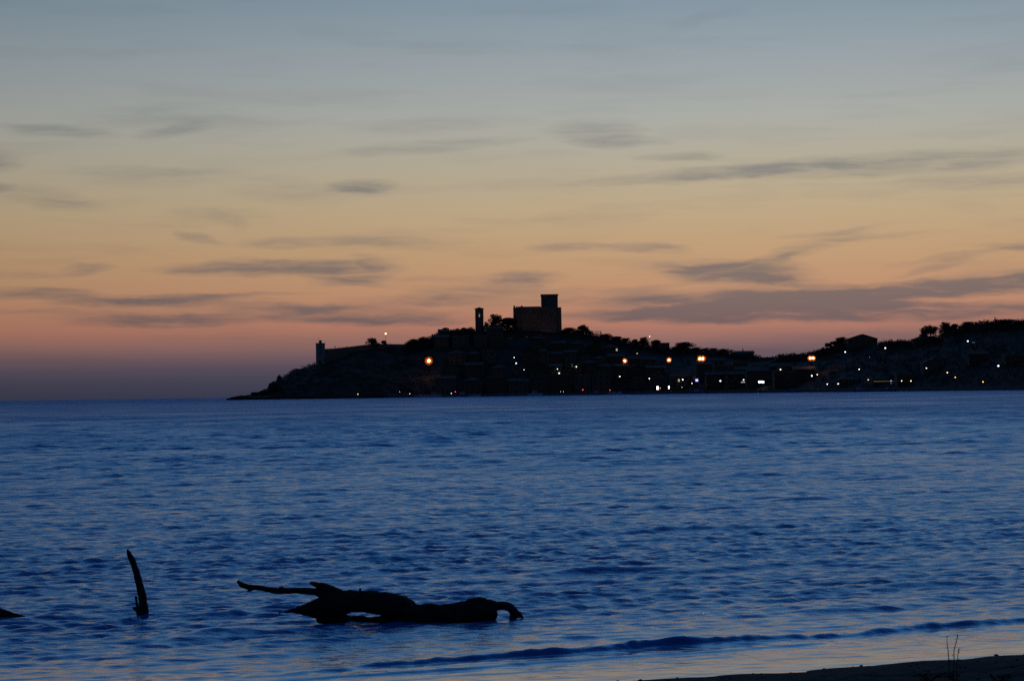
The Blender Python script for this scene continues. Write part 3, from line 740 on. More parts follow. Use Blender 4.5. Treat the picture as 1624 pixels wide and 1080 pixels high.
# ------------------------------------------------------------------ castle
def make_castle():
    Y = shoreY(850) + ridge_s(850) + 2
    P = lambda px, py: at(px, py, Y)
    L, Rr = P(814, 487), P(890.5, 487.5)
    cx = P(852, 487).x; zb = min(ground(L.x, Y), ground(Rr.x, Y)) - 2
    e = empty('castle', (cx, Y, zb)); X = lambda px: P(px, 500).x - cx
    Z = lambda px, py: P(px, py).z - zb
    D = 26.0
    k = MB()
    top = Z(850, 487.5)
    k.box(X(814), X(859), 0, D, -2, top)                     # main block
    k.box(X(859)+.003, X(884.5), -1.2, D-2, -2, top+.002)    # keep's body
    k.build('wall', STONE, e)
    MB().frustum(X(822), X(886.5), -3.4, 2, -2, 5.0, 2.0).build('scarp', STONE, e)
    MB().box(X(858.8), X(885.2), 4.0, 4.0 + X(885.2)-X(858.8), top-.5, Z(872, 468.2)).build('tower', STONE, e)
    tw = e.children[-1]
    # corbelled rim and low parapet of the tower
    zt = Z(872, 468.2); xa, xb = X(858.8)-.25, X(885.2)+.25; ya, yb = 3.75, 4.25 + X(885.2)-X(858.8)
    MB().box(xa, xb, ya, ya+.6, zt-.3, zt+.75).box(xa, xb, yb-.6, yb, zt-.3, zt+.75).box(xa, xa+.6, ya+.602, yb-.602, zt-.3, zt+.75).box(xb-.6, xb, ya+.602, yb-.602, zt-.3, zt+.75).build('parapet', STONE, tw)
    MB().frustum(X(884.6), X(890.8), -2.0, 14, -6, Z(888, 487.5), .25).build('corner_buttress', STONE, e)
    MB().box(X(826), X(828.4), -.9, 1.0, -2, Z(827, 485.5)).build('corner_turret', STONE, e)
    MB().frustum(X(814.3), X(817.2), -.5, 1.2, top, Z(815, 484.5), .15).build('merlon', STONE, e)
    MB().frustum(X(826.1), X(829.3), 1.2, 2.6, top, Z(827, 484.6), .15).build('merlon', STONE, e)
    # wall walk parapet
    MB().box(X(818), X(858), .05, .6, top+.002, top+.55).build('parapet', STONE, e)
    # slits and small windows
    sl = MB().box(-.28, .28, -.05, .05, 0, 1.3).mesh('slit_window', GLASS)
    for (px, py, d) in [(836, 497, 0), (846, 497, 0), (854, 505, 0), (838, 509, 0), (866, 496, -1.2), (876, 500, -1.2), (868, 508, -1.2), (821, 500, 0)]:
        link('slit_window', sl, e, (X(px), d-.0, Z(px, py)))
    sl2 = MB().box(-.3, .3, -.05, .05, 0, 1.1).mesh('slit_window', GLASS)
    link('slit_window', sl2, tw, (X(868), 4.0, Z(868, 478))); link('slit_window', sl2, tw, (X(877), 4.0, Z(877, 478)))
    tag(e, 'square stone castle with a tall keep crowning the town hill', 'castle')
    BOXES.append((L.x, Rr.x, Y, Y+D, zb, zb+top))
    # bell tower
    Y2 = shoreY(760) + ridge_s(760) + 4
    P2 = lambda px, py: at(px, py, Y2)
    a, b = P2(753.6, 500), P2(766.6, 500); w = b.x - a.x; g = ground((a.x+b.x)/2, Y2)
    t = empty('bell_tower', ((a.x+b.x)/2, Y2, g))
    ze = P2(760, 490.3).z - g; za = P2(760, 487).z - g; zo0 = P2(760, 502.5).z - g; zo1 = P2(760, 497.0).z - g
    h = w/2; op = .34
    s_ = MB().box(-h, h, 0, w, -3, zo0)
    for sx in (-1, 1):
        for y0, y1 in ((0, h-op), (h+op, w)):
            xs = sorted((sx*op, sx*h)); s_.box(xs[0], xs[1], y0, y1, zo0, zo1)
    s_.box(-h, h, 0, w, zo1, ze)
    s_.build('shaft', STONE, t)
    MB().box(-h-.2, h+.2, -.2, w+.2, zo0-.5, zo0-.2).build('string_course', STONE, t)
    o = .5
    MB().add([(-h-o, -o, ze+.003), (h+o, -o, ze+.003), (h+o, w+o, ze+.003), (-h-o, w+o, ze+.003), (0, w/2, za), (-h-o, -o, ze+.2), (h+o, -o, ze+.2), (h+o, w+o, ze+.2), (-h-o, w+o, ze+.2)],
             [(3, 2, 1, 0), (0, 1, 6, 5), (1, 2, 7, 6), (2, 3, 8, 7), (3, 0, 5, 8), (5, 6, 4), (6, 7, 4), (7, 8, 4), (8, 5, 4)]).build('roof', TILE, t)
    MB().tube([(0, h, zo1-.9), (0, h, zo1-.6), (0, h, zo1-.2)], [.5, .4, .12], 10).build('bell', METAL, t)
    tag(t, 'slim square bell tower with pointed roof left of the castle', 'tower')
make_castle()

# ------------------------------------------------------------------ lighthouse on the cape and the long wall behind it
def make_lighthouse():
    Y = shoreY(507) + ridge_s(507) - 4
    P = lambda px, py: at(px, py, Y)
    a, b = P(501, 560), P(514.5, 560); w = b.x-a.x; cx = (a.x+b.x)/2; g = ground(cx, Y) - .5
    e = empty('lighthouse', (cx, Y, g)); Z = lambda py: P(507.5, py).z - g; h = w/2
    LW = mat('lighthouse_render', (.20, .20, .20), .85, var=.2, scale=.5)
    MB().box(-h, h, 0, w, -4, Z(545.6)).build('tower_body', LW, e)
    MB().box(-h-.22, h+.22, -.22, w+.22, Z(545.6)+.002, Z(544.2)).build('cornice', LW, e)
    lr = MB().tube([(0, h, Z(544.2)), (0, h, Z(541.2))], [.85, .85], 10).build('lantern_room', GLASS, e)
    MB().tube([(0, h, Z(541.2)), (0, h, Z(540.6)), (0, h, Z(539.2))], [1.05, 1.0, .1], 10).build('dome', METAL, lr)
    MB().tube([(-.9, h, Z(544.2)), (-.9, h, Z(534))], .05, 5).build('antenna', METAL, e)
    for zz in (552, 562): link('window', WFR, e, (0, -.002, Z(zz))); 
    link('door', DOORM, e, (0, 0, .6))
    tag(e, 'square lighthouse tower with small lantern on the left cape', 'lighthouse')
    # terrace wall from the lighthouse to the trees
    pts = [(514.5, 553.4), (530, 552.6), (552, 550.2), (575, 547.4), (600, 545.6), (645, 546)]
    V = []; Fc = []
    for i, (px, py) in enumerate(pts):
        Y = shoreY(px) + ridge_s(px) - 3
        p = at(px, py, Y); g = min(ground(p.x, Y), p.z - .6)
        V += [(p.x, Y, g-3), (p.x, Y, p.z), (p.x, Y+.9, p.z), (p.x, Y+.9, g-3)]
        if i:
            k = (i-1)*4; n = i*4
            Fc += [(k, n, n+1, k+1), (k+1, n+1, n+2, k+2), (k+2, n+2, n+3, k+3)]
    Fc += [(0, 1, 2, 3), (len(V)-1, len(V)-2, len(V)-3, len(V)-4)]
    me = bpy.data.meshes.new('terrace_wall'); me.from_pydata(V, [], Fc); me.materials.append(STONE)
    w_ = link('terrace_wall', me); tag(w_, 'long dark wall running from the lighthouse up to the ridge trees', 'wall')
    for px, py, lb in ((531.5, 548.6, 'short post standing on the wall nearer the lighthouse'), (550, 548.6, 'shorter post on the wall farther from the lighthouse')):
        Y = shoreY(px) + ridge_s(px) - 2.6; p = at(px, py, Y); q = at(px, np.interp(px, [a for a, _ in pts], [b for _, b in pts]), Y)
        m = MB().tube([(0, 0, -.05), (0, 0, p.z-q.z-.25)], .18, 8).box(-.26, .26, -.26, .26, p.z-q.z-.25, p.z-q.z)
        tag(m.build('wall_post', STONE, None, (p.x, Y, q.z)), lb, 'post')
make_lighthouse()

# pergola on the skyline right of the castle
def make_pergola():
    Y = shoreY(946) + ridge_s(946) - 2
    a, b = at(939.5, 525.4, Y), at(953.3, 525.4, Y); g = ground((a.x+b.x)/2, Y)
    e = empty('pergola', ((a.x+b.x)/2, Y, g)); w = (b.x-a.x)/2; h = a.z-g
    for x in (-w+.15, w-.15):
        for y in (0, 3.2):
            MB().box(x-.12, x+.12, y, y+.24, -1.0, h-.3).build('post', WOOD, e)
    for y in (0, 3.2): MB().box(-w-.2, w+.2, y-.02, y+.26, h-.298, h-.05).build('beam', WOOD, e)
    for k in range(6):
        x = -w + 2*w*k/5; MB().box(x-.06, x+.06, -.4, 3.9, h-.048, h+.08).build('rafter', WOOD, e)
    tag(e, 'open wooden pergola frame on the skyline right of the castle', 'pergola')
make_pergola()

# rocks trailing off the cape
def rock_mesh(seed):
    bm = bmesh.new(); bmesh.ops.create_icosphere(bm, subdivisions=3, radius=1)
    for v in bm.verts:
        n = mnoise.fractal(v.co*1.3 + Vector((seed*3.1, 0, 0)), .8, 2.1, 4)
        v.co *= 1 + .45*n
    me = bpy.data.meshes.new('rock'); bm.to_mesh(me); bm.free(); me.materials.append(ROCK); return me
for i, (px, wpx, top, lb) in enumerate([
    (370, 17, 630.6, 'flat sea rock at the far left tip of the cape'),
    (385, 13, 627.2, 'pointed rock, second from the left tip of the cape'),
    (399, 10, 628.0, 'small rock in the notch of the cape reef'),
    (409, 16, 621.5, 'rounded boulder left of the cape cliff'),
    (420, 14, 618.0, 'highest boulder leaning on the foot of the cape cliff'),
    (432, 12, 607.5, 'jagged outcrop at the shoulder of the cape cliff'),
    (440, 14, 603.5, 'blunt outcrop above the shoulder of the cape cliff')]):
    Y = shoreY(px) + 14; p = at(px, top, Y); g = max(-.6, min(p.z - 1.5, ground(p.x, Y)))
    o = link('rock', rock_mesh(i+1), None, (p.x, Y, (p.z+g)/2 - .3)); o.scale = (wpx*Y/FPX*.62, 3.2, (p.z-g)/2+.3); o.rotation_euler = (0, 0, i*1.1*0)
    tag(o, lb, 'rock', 'rocks of the cape reef')

# ------------------------------------------------------------------ lamps
LG = {}
HALO = mat('halo_orange', (.13, .045, .012), .9, var=0, spec=.05)  # orange of the lamp halo, put into the disc colour
def globe(kind, r):
    k = (kind, r)
    if k not in LG: LG[k] = ico('lantern', r, kind, 2)
    return LG[k]
def first_hit(px, py, clear):
    """march along the sight line to the first facade, or to where the ground comes within `clear` metres"""
    ys = shoreY(px); d = ray(px, py)
    Y = ys - 1.0
    while Y < ys + ridge_s(px) + 6:
        k = Y/d.y; x = d.x*k; z = CAM_Z + d.z*k
        for (x0, x1, y0, y1, z0, z1) in BOXES:
            if x0 <= x <= x1 and y0 <= Y <= y1 and z <= z1: return ('wall', Vector((x, y0, z)), z0)
        g = max(1.44, ground(x, Y))
        if Y > ys+1 and z - g <= clear: return ('post', Vector((x, Y, z)), g)
        Y += .5
    k = (ys + ridge_s(px))/d.y
    p = Vector((d.x*k, d.y*k, CAM_Z + d.z*k)); return ('post', p, ground(p.x, p.y))
def halo_disc(e, x, y, z, R_):  # added disc behind a sodium lantern, shaped to show its halo
    mb = MB(); n = 28; V = [(x, y+.55, z)]
    for q, dy in ((.5, .45), (1.0, .15)):
        V += [(x + R_*q*math.cos(2*math.pi*k/n), y+dy, z + R_*q*math.sin(2*math.pi*k/n)) for k in range(n)]
    F_ = [(0, 1+(k+1) % n, 1+k) for k in range(n)] + [(1+k, 1+(k+1) % n, 1+n+(k+1) % n, 1+n+k) for k in range(n)]
    mb.add(V, F_); mb.build('halo_disc', HALO, e)
def lamp(px, py, m, r, label, clear=6.0, group=None, cat='lamp', twin=0.0):
    kind, p, g = first_hit(px, py, clear)
    if m is not E_SODIUM: r *= .86
    if kind == 'wall':
        e = empty('wall_lamp', (p.x, p.y, p.z))
        MB().tube([(0, 0, .35), (0, -.45, .5), (0, -.8, .42), (0, -.8, r*.9)], .05, 6).build('bracket', METAL, e)
        MB().box(-.12, .12, -.05, .02, .1, .6).build('wall_plate', METAL, e)
        gl = link('lantern', globe(m, r), e, (0, -.8, 0))
        if m is not E_SODIUM: MB().tube([(0, -.8, r*.75), (0, -.8, r*1.15)], [r*.9, .06], 10).build('cap', METAL, e)
    else:
        h = max(p.z - g, .5)
        e = empty('street_lamp', (p.x, p.y + .02, g)); z = h
        sod = m is E_SODIUM; pb = .75 if sod else .35
        MB().tube([(0, pb, -.6), (0, pb, z*.5), (0, pb, z+(0 if sod else r*1.3))], [.13, .10, .07], 8).build('post', METAL, e)
        if sod: MB().tube([(0, pb, z), (0, .3, z)], .07, 6).build('bracket', METAL, e)
        else: MB().tube([(0, .35, z+r*1.25), (0, .1, z+r*1.45), (0, 0, z+r*1.2)], .06, 6).build('bracket', METAL, e)
        if twin:
            w = twin*p.y/FPX
            for sx in (-.5, .5):
                link('lantern', globe(m, r), e, (sx*w, 0, z))
            MB().tube([(-.5*w, .8, z), (.5*w, .8, z)], .05, 6).build('crossbar', METAL, e)
        else:
            link('lantern', globe(m, r), e, (0, 0, z))
            if not sod: MB().tube([(0, 0, z+r*.75), (0, 0, z+r*1.2)], [r*.9, .06], 10).build('cap', METAL, e)
    if m is E_SODIUM:
        if kind == 'wall': halo_disc(e, 0, -.75, 0, r*3.2)
        elif twin:
            for sx in (-.5, .5): halo_disc(e, sx*w, 0 if sx < 0 else .03, z, r*3.2)
        else: halo_disc(e, 0, 0, z, r*3.2)
    tag(e, label, cat, group)
GO, GW, GS = 'orange sodium lamps above the town', 'white lamps of the town', 'small lights along the harbour'
lamp(680, 572.3, E_SODIUM, .75, 'brightest orange lamp on the dark slope below the bell tower, leftmost of all', 9, GO)
lamp(991, 572.3, E_SODIUM, .50, 'single orange lamp right of the castle, next to a tiny warm light above', 9, GO)
lamp(1061, 571, E_SODIUM, .50, 'reddish orange lamp between another single orange lamp and the twin one', 9, GO)
lamp(1112.3, 568.8, E_SODIUM, .55, 'twin orange lamp glowing as two merged lights', 9, GO, twin=4.5)
lamp(1287.3, 568, E_SODIUM, .46, 'uneven double orange lamp on the slope left of the gabled hill house', 9, GO, twin=4.5)
lamp(611.7, 529.2, E_WARM, .55, 'bright pale lamp on a thin mast against the sky near the lighthouse', 30, GW)
lamp(1030.3, 533.6, E_WARM, .28, 'small warm lamp against the sky among the trees right of the castle', 30, GW)
lamp(1010.5, 560.6, E_AMBER, .26, 'tiny warm light above the orange lamp right of the castle', 5, GW)
for px, py, m, r, lb in [
    (815.5, 567, E_WHITE, .27, 'upper of three white lamps stepping down the slope below the castle'),
    (818.6, 576, E_WHITE, .36, 'middle and brightest of three white lamps stepping down below the castle'),
    (831, 586.6, E_WHITE, .22, 'lowest and faintest of three white lamps stepping down below the castle'),
    (884, 585.2, E_WHITE, .26, 'smaller upper lamp of the close pair below the keep'),
    (886.8, 591.8, E_WHITE, .38, 'brighter lower lamp of the close pair below the keep'),
    (914, 581.6, E_WHITE, .32, 'white lamp beside a faintly lit wall right of the keep'),
    (983, 597, E_WHITE, .32, 'white lamp low to the left under a single orange lamp'),
    (1030, 600.2, E_WHITE, .36, 'white lamp midway between the two single orange lamps, lower down'),
    (1073, 598, E_WHITE, .30, 'left upper one of the white pair under the reddish orange lamp'),
    (1082.8, 602, E_WHITE, .38, 'right lower one of the white pair under the reddish orange lamp'),
    (1097.5, 607.8, E_WHITE, .25, 'small white light just left of the blue and yellow sign'),
    (1142.5, 604, E_WHITE, .42, 'lone bright white lamp right of the blue and yellow sign'),
    (1179.3, 602.4, E_WHITE, .32, 'white lamp right above the dim lettered sign'),
    (1237.5, 586, E_COOL, .32, 'lone white lamp up the slope right of the bright white sign'),
    (1287.6, 596, E_COOL, .38, 'bluish white lamp of the pair below the double orange lamp'),
    (1296, 594, E_WARM, .26, 'warm faint lamp of the pair below the double orange lamp'),
    (1312, 609.2, E_WHITE, .28, 'left white lamp of the low pair under the bare-trunked pines'),
    (1329.3, 608.6, E_WHITE, .30, 'right white lamp of the low pair under the bare-trunked pines'),
    (1340.5, 558.2, E_COOL, .36, 'bluish lamp in the dark below the left eaves of the gabled hill house'),
    (1404, 552, E_COOL, .36, 'bluish lamp right of the gabled hill house near the skyline'),
    (1362.5, 585.6, E_WHITE, .30, 'white lamp halfway down the slope under the gabled hill house'),
    (1469.3, 583.8, E_WHITE, .27, 'white lamp halfway down the slope under the tall pines'),
    (1534.8, 541, E_COOL, .36, 'bluish lamp under the rounded pines near the right skyline'),
    (1583.4, 580.2, E_COOL, .40, 'bluish white lamp alone on the far right slope')]:
    lamp(px, py, m, r, lb, 5.5, GW)
for px, py, m, r, lb in [
    (567.5, 626.3, E_WARM, .22, 'tiny warm light at the water under the long cape wall'),
    (634, 625.3, E_WHITE, .13, 'faintest tiny light at the water left of the moored boats'),
    (649.8, 624.6, E_WARM, .20, 'small white light at the water just left of the moored boats'),
    (715.8, 624.6, E_WHITE, .22, 'small white light at the water beside the leftmost red light'),
    (722.3, 621.2, E_RED, .26, 'leftmost red harbour light'),
    (889, 622, E_WHITE, .12, 'left of two tiny lights at the water under the keep'),
    (893.6, 622, E_WHITE, .13, 'right of two tiny lights at the water under the keep'),
    (924.3, 618, E_RED, .28, 'middle red harbour light under the keep'),
    (967.3, 618.6, E_RED, .25, 'rightmost red harbour light'),
    (1047.3, 615.4, E_AMBER, .18, 'faint yellow light beside the brighter lit doorway'),
    (1081.5, 614, E_WHITE, .13, 'tiny white light at the water right of the lit doorways'),
    (1377, 602.2, E_AMBER, .30, 'yellow lamp at the left end of the string of lights'),
    (1430, 604, E_WARM, .27, 'left one of two warm lamps right of the string of lights'),
    (1444.8, 604, E_WARM, .27, 'right one of two warm lamps right of the string of lights'),
    (1502.3, 590.8, E_WARM, .27, 'warm white lamp left above an orange one on the right shore'),
    (1515, 598.3, E_AMBER, .30, 'orange lamp right below a warm white one on the right shore'),
    (1559, 605.5, E_AMBER, .32, 'lone orange lamp low on the far right shore'),
    (1379, 566.3, E_AMBER, .09, 'very faint light on the slope under the gabled hill house')]:
    lamp(px, py, m, r, lb, 4.5, GS)

def panel(px, py, wpx, hpx, name, label, cat, pieces):
    """lit sign, doorway or wall glow set on the facade or on posts; pieces: list of (x0,x1,z0,z1,material) in fractions"""
    kind, p, g = first_hit(px, py, 2.5)
    s = p.y/FPX; w = wpx*s; h = hpx*s
    e = empty(name, (p.x, p.y - .25, p.z - h/2))
    MB().box(-w/2-.1, w/2+.1, .0, .22, -.1, h+.1).build('case', METAL, e)
    for (a, b, c, d, m) in pieces:
        MB().box(-w/2 + a*w, -w/2 + b*w, -.04, -.002, c*h, d*h).build('lit_panel', m, e)
    if kind == 'post':
        for x in (-w*.35, w*.35): MB().box(x-.06, x+.06, .05, .17, g - (p.z - h/2) - .5, -.102).build('post', METAL, e)
    tag(e, label, cat)
E_DIM = emit_mat('sign_dim', (1, 1, .98), .55)
panel(1207.2, 605.8, 8.8, 3.2, 'lit_sign', 'bright white rectangular sign on the harbour front', 'sign', [(0, 1, 0, 1, E_SIGNW)])
panel(1180, 606.1, 9.6, 1.6, 'lit_sign', 'dim white strip sign under a white lamp on the harbour front', 'sign', [(i/9+.01, (i+.8)/9, .1 if i % 2 else .0, .9 if i % 3 else 1.0, E_DIM) for i in range(9)])
panel(1105, 603, 5.6, 5.6, 'lit_sign', 'small blue illuminated sign with a yellow middle', 'sign', [(0, 1, 0, .24, E_SIGNB), (0, 1, .78, 1, E_SIGNB), (0, .16, .25, .77, E_SIGNB), (.84, 1, .25, .77, E_SIGNB), (.18, .82, .26, .76, E_SIGNY)])
panel(1042.9, 615.2, 3.0, 5.2, 'lit_door_or_wall', 'larger brightly lit doorway at the water edge', 'doorway', [(0, .47, 0, 1, E_SIGNW), (.53, 1, 0, 1, E_SIGNW)])
panel(1060.8, 614.4, 1.8, 4.2, 'lit_door_or_wall', 'narrow brightly lit doorway right of the larger one', 'doorway', [(0, 1, 0, .7, E_SIGNW), (0, 1, .74, 1, E_SIGNW)])
panel(1413, 606.2, 1.3, 6.0, 'neon_sign', 'thin vertical violet neon sign at the right end of the light string', 'sign', [(0, 1, 0, .80, E_SIGNB), (0, 1, .83, 1, E_SIGNY)])
panel(907.2, 579.5, 1.6, 6.0, 'lit_door_or_wall', 'dim yellowish glowing strip standing for lit wall left of a white lamp under the keep', 'doorway', [(0, 1, 0, .3, emit_mat('wall_glow', (.9, .85, .5), .035)), (0, 1, .33, .66, MAT['wall_glow']), (0, 1, .69, 1, MAT['wall_glow'])])  # emissive strip imitates lamplight on a wall; no stair opening there
panel(1543.5, 543.2, 4.0, .9, 'lit_window_band', 'faint bar of light right of the bluish lamp under the pines', 'window', [(0, .48, 0, 1, emit_mat('bar_glow', (.9, .9, .9), .12)), (.52, 1, 0, 1, MAT['bar_glow'])])
def string_lights():
    Y = shoreY(1400) + 3; a = at(1386, 604.4, Y); b = at(1416, 604.4, Y)
    e = empty('string_lights', (a.x, Y, 1.44)); w = b.x-a.x; z = a.z-1.44
    MB().tube([(0, 0, z), (w*.5, 0, z-.05), (w, 0, z)], .03, 5).build('cable', METAL, e)
    for x in (0, w): MB().tube([(x, .2, -.4), (x, .2, z+.2)], .06, 6).build('post', METAL, e)
    bl = ico('bulb', .11, E_STRING, 1)
    for i in range(26): link('bulb', bl, e, (w*i/25, 0, z-.12))
    tag(e, 'horizontal string of small yellow lights along the right shore', 'light string')
string_lights()
# warm floodlight on the bank at the left foot of the castle
def spot(e, loc, aim, watts):
    d = bpy.data.lights.new('flood_beam', 'SPOT'); d.energy = watts; d.color = (1, .42, .17); d.spot_size = R(110); d.spot_blend = .7; d.shadow_soft_size = .2
    o = bpy.data.objects.new('flood_beam', d); COL.objects.link(o); o.parent = e; o.location = loc
    o.rotation_euler = (Vector(loc) - Vector(aim)).to_track_quat('Z', 'Y').to_euler()
def flood():
    Y = shoreY(808) + ridge_s(808) - 16; p = at(809, 527, Y); g = ground(p.x, Y)
    e = empty('floodlight', (p.x, Y, g))
    MB().box(-.25, .25, -.2, .15, 0, .5).build('housing', METAL, e)
    MB().box(-.2, .2, .152, .19, .08, .45).build('lens', emit_mat('flood_lens', (1, .45, .15), 1.0), e)
    spot(e, (0, .25, .3), (1.0, 6, .8), 120)
    tag(e, 'small orange floodlight shining on the bank left of the castle', 'floodlight')
    Y = shoreY(840) + ridge_s(840) - 14
    for px, lb in ((836, 'orange floodlight aimed at the main castle wall'), (862, 'orange floodlight aimed at the keep')):
        p = at(px, 522, Y); g = ground(p.x, Y)
        e = empty('floodlight', (p.x, Y, g+.0)); MB().box(-.25, .25, -.2, .15, 0, .5).build('housing', METAL, e)
        MB().box(-.2, .2, .152, .19, .08, .45).build('lens', MAT['flood_lens'], e)
        spot(e, (0, .25, .3), (0, 14, 7), 300)
        tag(e, lb, 'floodlight')
flood()

# ------------------------------------------------------------------ moored boats
def hull_mesh():
    mb = MB(); st = [(-.5, .80, .85), (-.3, .95, .9), (0, 1, .92), (.25, .85, 1.0), (.42, .45, 1.1), (.5, .03, 1.2)]
    V = []
    for x, w, f in st:
        V += [(x, -.17*w, .20*f), (x, -.15*w, .06), (x, -.06*w, -.08), (x, .06*w, -.08), (x, .15*w, .06), (x, .17*w, .20*f)]
    F_ = []
    for i in range(len(st)-1):
        for k in range(5): F_.append((i*6+k, i*6+k+1, (i+1)*6+k+1, (i+1)*6+k))
        F_.append((i*6+5, i*6, (i+1)*6, (i+1)*6+5))
    F_.append((0, 5, 4, 3, 2, 1)); F_.append(tuple(range(30, 36)))
    mb.add(V, F_); return mb
HULLW = mat('boat_white', (.38, .42, .48), .35, var=.1); HULLB = mat('boat_blue', (.05, .11, .26), .35, var=.1)
HM = hull_mesh()
def boat(px, L, hm, cabin, mast, label, flip=False):
    Y = shoreY(px) - 9; x = on_col(px, Y)
    e = empty('moored_boat', (x, Y, -.15), math.pi if flip else 0.0)
    h = HM.build('hull', hm, e, smooth=False); h.scale = (L, L*.9, L*.85)
    if cabin:
        z = .17*L*.85
        c = MB().frustum(-L*.18, L*.16, -L*.10, L*.10, z, z+L*.17, L*.02).build('cabin', HULLW, e)
        for sx in (-1, 1): MB().box(-L*.14, L*.12, sx*L*.093-.02, sx*L*.093+.02, z+L*.06, z+L*.12).build('window', GLASS, c)
        MB().box(-L*.2, L*.18, -L*.11, L*.11, z+L*.172, z+L*.19).build('cabin_roof', HULLW, c)
    else:
        MB().box(-L*.12, L*.02, -L*.07, L*.07, .15*L, .23*L).build('console', HULLW, e)
        MB().box(-L*.36, -L*.26, -L*.1, L*.1, .15*L, .19*L).build('seat', WOOD, e)
    if mast:
        MB().tube([(L*.05, 0, .1*L), (L*.05, 0, mast)], [.07, .04], 6).build('mast', METAL, e)
    MB().tube([(L*.2, -L*.1, .19*L), (L*.35, -L*.07, .26*L), (L*.5, 0, .30*L), (L*.35, L*.07, .26*L), (L*.2, L*.1, .19*L)], .025, 5).build('rail', METAL, e)
    tag(e, label, 'boat', 'boats moored along the quay')
boat(668, 7.5, HULLW, False, 0, 'low open boat, leftmost of the moored boats')
boat(688, 8.0, HULLW, True, 0, 'pale cabin boat below the leftmost orange lamp')
boat(733, 8.5, HULLB, True, 3.5, 'blue cabin boat right of the leftmost red light')
boat(753, 6.5, HULLW, False, 0, 'small open boat right of the blue cabin boat')
boat(793, 6.0, HULLB, False, 0, 'dark open boat in the gap between the left boats', True)
boat(848, 8.5, HULLW, True, 0, 'pale cabin boat alone below the castle')
boat(945, 7.0, HULLB, True, 0, 'dark cabin boat between the two right red lights', True)
boat(975, 8.0, HULLW, False, 6.5, 'masted boat at the end of the quay by the rightmost red light')
boat(1010, 7.0, HULLB, False, 0, 'dark open boat under the orange reflection', True)
boat(1105, 8.0, HULLB, True, 0, 'dark cabin boat below the blue and yellow sign')
boat(1255, 7.0, HULLB, False, 0, 'dark open boat right of the lit signs', True)
boat(1362, 7.0, HULLB, True, 5, 'dark masted cabin boat left of the string of lights')
boat(1405, 8.0, HULLB, False, 0, 'dark open boat below the string of lights', True)

# ------------------------------------------------------------------ driftwood in the shallows
DWM = mat('driftwood', (.022, .017, .013), .85, var=.5, scale=9, bump=.02, bscale=22)
def wood(name, chains, Yd, parent, seed, vox=.010, rough=.024):
    """chains of (px,py,radius px,depth m) at distance Yd -> one continuous gnarled surface"""
    s = Yd/FPX; mb = MB()
    for ch in chains:
        # densify
        P = [at(a, b, Yd + d) for a, b, r_, d in ch]; Rr = [r_*s for _, _, r_, _ in ch]
        Q = []; QR = []
        for i in range(len(P)-1):
            for k in range(5):
                f = k/5; g = f*f*(3-2*f)*.5 + f*.5
                Q.append(P[i].lerp(P[i+1], f)); QR.append(Rr[i]*(1-g) + Rr[i+1]*g)
        Q.append(P[-1]); QR.append(Rr[-1])
        mb.tube(Q, QR, 14)
    me = mb.mesh(name, DWM, True)
    tmp = bpy.data.scenes.new('workshop'); o = bpy.data.objects.new('tmp', me); tmp.collection.objects.link(o)
    md = o.modifiers.new('r', 'REMESH'); md.mode = 'VOXEL'; md.voxel_size = vox; md.use_smooth_shade = True
    sm = o.modifiers.new('s', 'SMOOTH'); sm.iterations = 3; sm.factor = .5
    tmp.view_layers[0].update(); dg = tmp.view_layers[0].depsgraph
    m2 = bpy.data.meshes.new_from_object(o.evaluated_get(dg)); m2.name = name
    bpy.data.objects.remove(o); bpy.data.scenes.remove(tmp)
    nv = len(m2.vertices); co_ = np.empty(nv*3, np.float32); no_ = np.empty(nv*3, np.float32)
    m2.vertices.foreach_get('co', co_); m2.vertices.foreach_get('normal', no_); co_ = co_.reshape(-1, 3); no_ = no_.reshape(-1, 3)
    for i_ in range(nv):
        c = Vector(co_[i_])
        n = mnoise.fractal(Vector((c.x*5, c.y*12, c.z*12)) + Vector((seed, 0, 0)), .7, 2.2, 5)
        co_[i_] += no_[i_]*(n*rough)
    m2.vertices.foreach_set('co', co_.ravel()); m2.update()
    m2.materials.clear(); m2.materials.append(DWM)
    m2.polygons.foreach_set('use_smooth', [True]*len(m2.polygons))
    ob = link(name, m2, parent)
    if parent is not None: ob.matrix_parent_inverse = parent.matrix_world.inverted() if False else Matrix.Translation(-parent.location)
    return ob
